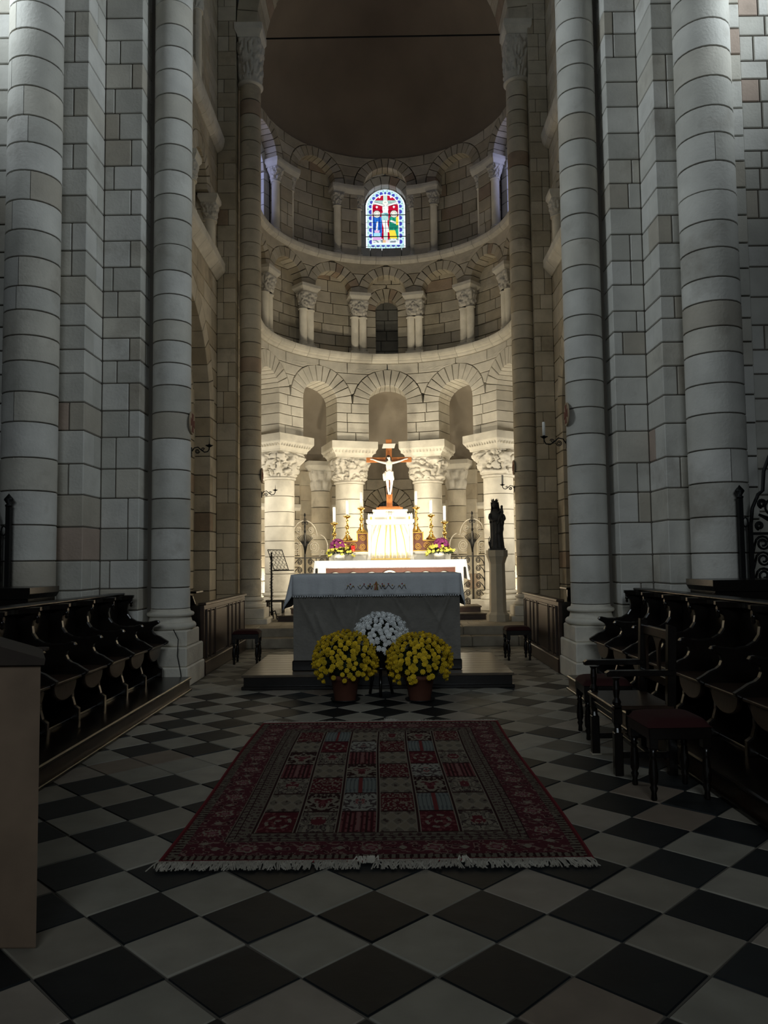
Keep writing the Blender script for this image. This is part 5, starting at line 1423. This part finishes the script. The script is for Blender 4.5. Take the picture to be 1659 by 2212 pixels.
# ---------- candle brackets and painted discs on the columns
def bracket(label, loc, s, k, candle):
    t = thing('candle_bracket', label, 'sconce', loc, 0, 'wrought iron candle brackets')
    piece('wall_plate', *box(-.012 if s > 0 else -.012, .012, -.03, .03, -.07, .05, .004), IRON, t)
    L = [(s*q*k, 0, z*k) for q, z in ((0, -.02), (.05, .06), (.12, .075), (.18, .02), (.24, -.02), (.30, -.01), (.325, .03), (.33, .07))]
    piece('arm', *tube(L, .008, 6), IRON, t, True)
    piece('scroll', *tube([(s*(.11+.045*(1-.8*q/24)*cos(-q/24*4*pi))*k, 0, (.0+.045*(1-.8*q/24)*sin(-q/24*4*pi))*k) for q in range(25)], .006, 5), IRON, t, True)
    piece('scroll', *tube([(s*(.21+.035*(1-.8*q/20)*cos(q/20*3*pi))*k, 0, (.035+.03*(1-.8*q/20)*sin(q/20*3*pi))*k) for q in range(21)], .005, 5), IRON, t, True)
    o = piece('drip_pan', *lathe([(.012, 0), (.05, .02), (.052, .026), (.016, .02), (.016, .04)], 16), IRON, t, True); o.location = (s*.33*k, 0, .07*k)
    o = piece('spike', *lathe([(.006, .03), (.001, .13)], 6), IRON, t, True); o.location = (s*.33*k, 0, .07*k)
    if candle:
        c = thing('candle', 'white candle on the iron bracket of the %s' % candle, 'candle', (loc[0]+s*.33*k, loc[1], loc[2]+.07*k+.04))
        piece('wax', *lathe([(.02, 0), (.02, .17), (.014, .18)], 12), WAX, c, True); piece('wick', *tube([(0, 0, .175), (0, 0, .19)], .002, 4), IRON, c)
bracket('black iron candle bracket on the slender left pier column', (-2.56, 10.06, 3.0), 1, .72, None)
bracket('black iron candle bracket on the slender right pier column', (2.385, 10.06, 3.05), -1, .9, 'slender right pier column')
bracket('black iron candle bracket on the tall left column before the apse', (-2.54, 15.62, 2.92), 1, .85, None)
bracket('black iron candle bracket on the tall right column before the apse', (2.62, 15.62, 2.98), -1, .75, 'tall right column before the apse')
for (x, y, z, s, lab) in ((-2.548, 9.99, 3.36, 1, 'slender left pier column'), (2.368, 9.90, 3.40, -1, 'slender right pier column'), (-2.535, 15.6, 3.30, 1, 'tall left column before the apse'), (2.615, 15.6, 3.40, -1, 'tall right column before the apse')):
    t = thing('painted_disc', 'round painted stone disc with a red cross on the %s' % lab, 'disc', (x, y, z), s*.06)
    Vd, Fd = lathe([(.001, 0), (.15, 0), (.155, .006), (.15, .02), (.001, .022)], 28, caps=False)
    piece('disc', *xf((Vd, Fd), ry=s*pi/2), DISC, t)
    cr_ = MB()
    for a in range(4): cr_.add(xf(prism([(-.02, .02), (.02, .02), (.055, .12), (-.055, .12)], 2, .022, .027), ry=s*pi/2, rx=0) if False else ([tuple(Matrix.Rotation(s*pi/2, 4, 'Y') @ Matrix.Rotation(a*pi/2, 4, 'Z') @ Vector(v)) for v in prism([(-.02, .0), (.02, .0), (.055, .12), (-.055, .12)], 2, .021, .026)[0]], prism([(-.02, .0), (.02, .0), (.055, .12), (-.055, .12)], 2, .021, .026)[1]))
    cr_.build('painted_cross', PAINTED, t)

# ---------- tall iron gates seen at both edges
def nave_gate(label, x, y, s, w):
    t = thing('nave_gate', label, 'gate', (x, y, 0))
    piece('post', *box(-.025, .025, -.025, .025, 0, 2.16, .004), IRON, t)
    o = piece('finial', *lathe([(.035, 2.16), (.038, 2.18), (.022, 2.19), (.05, 2.235), (.045, 2.25), (.02, 2.28), (.001, 2.305)], 12), IRON, t, True)
    piece('stile', *box(s*.10-.022, s*.10+.022, -.02, .02, 0, 1.9, .004), IRON, t)
    piece('stile', *box(s*.36-.012, s*.36+.012, -.015, .015, 0, 1.78, .003), IRON, t)
    piece('rail', *box(min(s*.1, s*w), max(s*.1, s*w), -.015, .015, 1.76, 1.79, .003), IRON, t)
    piece('crest_bar', *tube([(s*.10, 0, 1.8), (s*.13, 0, 2.05), (s*.20, 0, 2.20), (s*.25, 0, 2.24), (s*.27, 0, 2.45), (s*.34, 0, 2.62), (s*.5, 0, 2.78), (s*.8, 0, 2.9), (s*w, 0, 2.92)], .02, 8), IRON, t, True)
    src = None
    for k in range(10):
        L = [(s*.12, 0, 0), (s*.15, 0, .12)]+[(s*(.23+.085*(1-.72*q/22)*cos(pi-q/22*3.6*pi)), 0, .10+.085*(1-.72*q/22)*sin(pi-q/22*3.6*pi)) for q in range(23)]
        if src is None: o = src = piece('scroll', *tube(L, .013, 6), IRON, t, True)
        else: o = again('scroll', src, t)
        o.location.z = .02+k*.172
    for cx_, cz_, r_, g in ((.36, 2.05, .13, 1), (.24, 2.10, .05, -1), (.52, 2.40, .12, 1), (.20, 1.86, .045, -1), (.62, 1.95, .1, 1)):
        piece('volute', *tube([(s*p[0], p[1], p[2]) for p in spiral(cx_, cz_, r_, 1.9, -1.8, g, 26, .75)], .013, 6), IRON, t, True)
    for k in range(4): piece('palmette_rib', *tube([(s*.2, 0, 1.98), (s*(.28+.02*k), 0, 1.93), (s*(.40+.06*k), 0, 1.86-.0*k+.02*k)], .014, 6), IRON, t, True)
    piece('loop', *tube([(s*(.05+.028*cos(q*2*pi/12)), 0, 1.9+.05*sin(q*2*pi/12)) for q in range(12)], .009, 5, True), IRON, t, True)
nave_gate('tall black wrought iron gate with scrolls at the right edge', 3.83, 8.32, 1, 1.5)
nave_gate('tall black iron gate post with a pointed finial at the left edge', -4.10, 8.32, -1, 1.4)
cb = thing('cable', 'thin black cable hanging down the left pier plinth behind the stalls', 'cable', (-2.5, 9.5, 0))
piece('cord', *tube([(-.12, -.03, .72), (-.06, -.03, .6), (-.07, -.03, .4), (-.03, -.03, .2), (.0, -.05, .012), (.12, -.06, .01)], .006, 5), PLASTIC, cb, True)
flush()
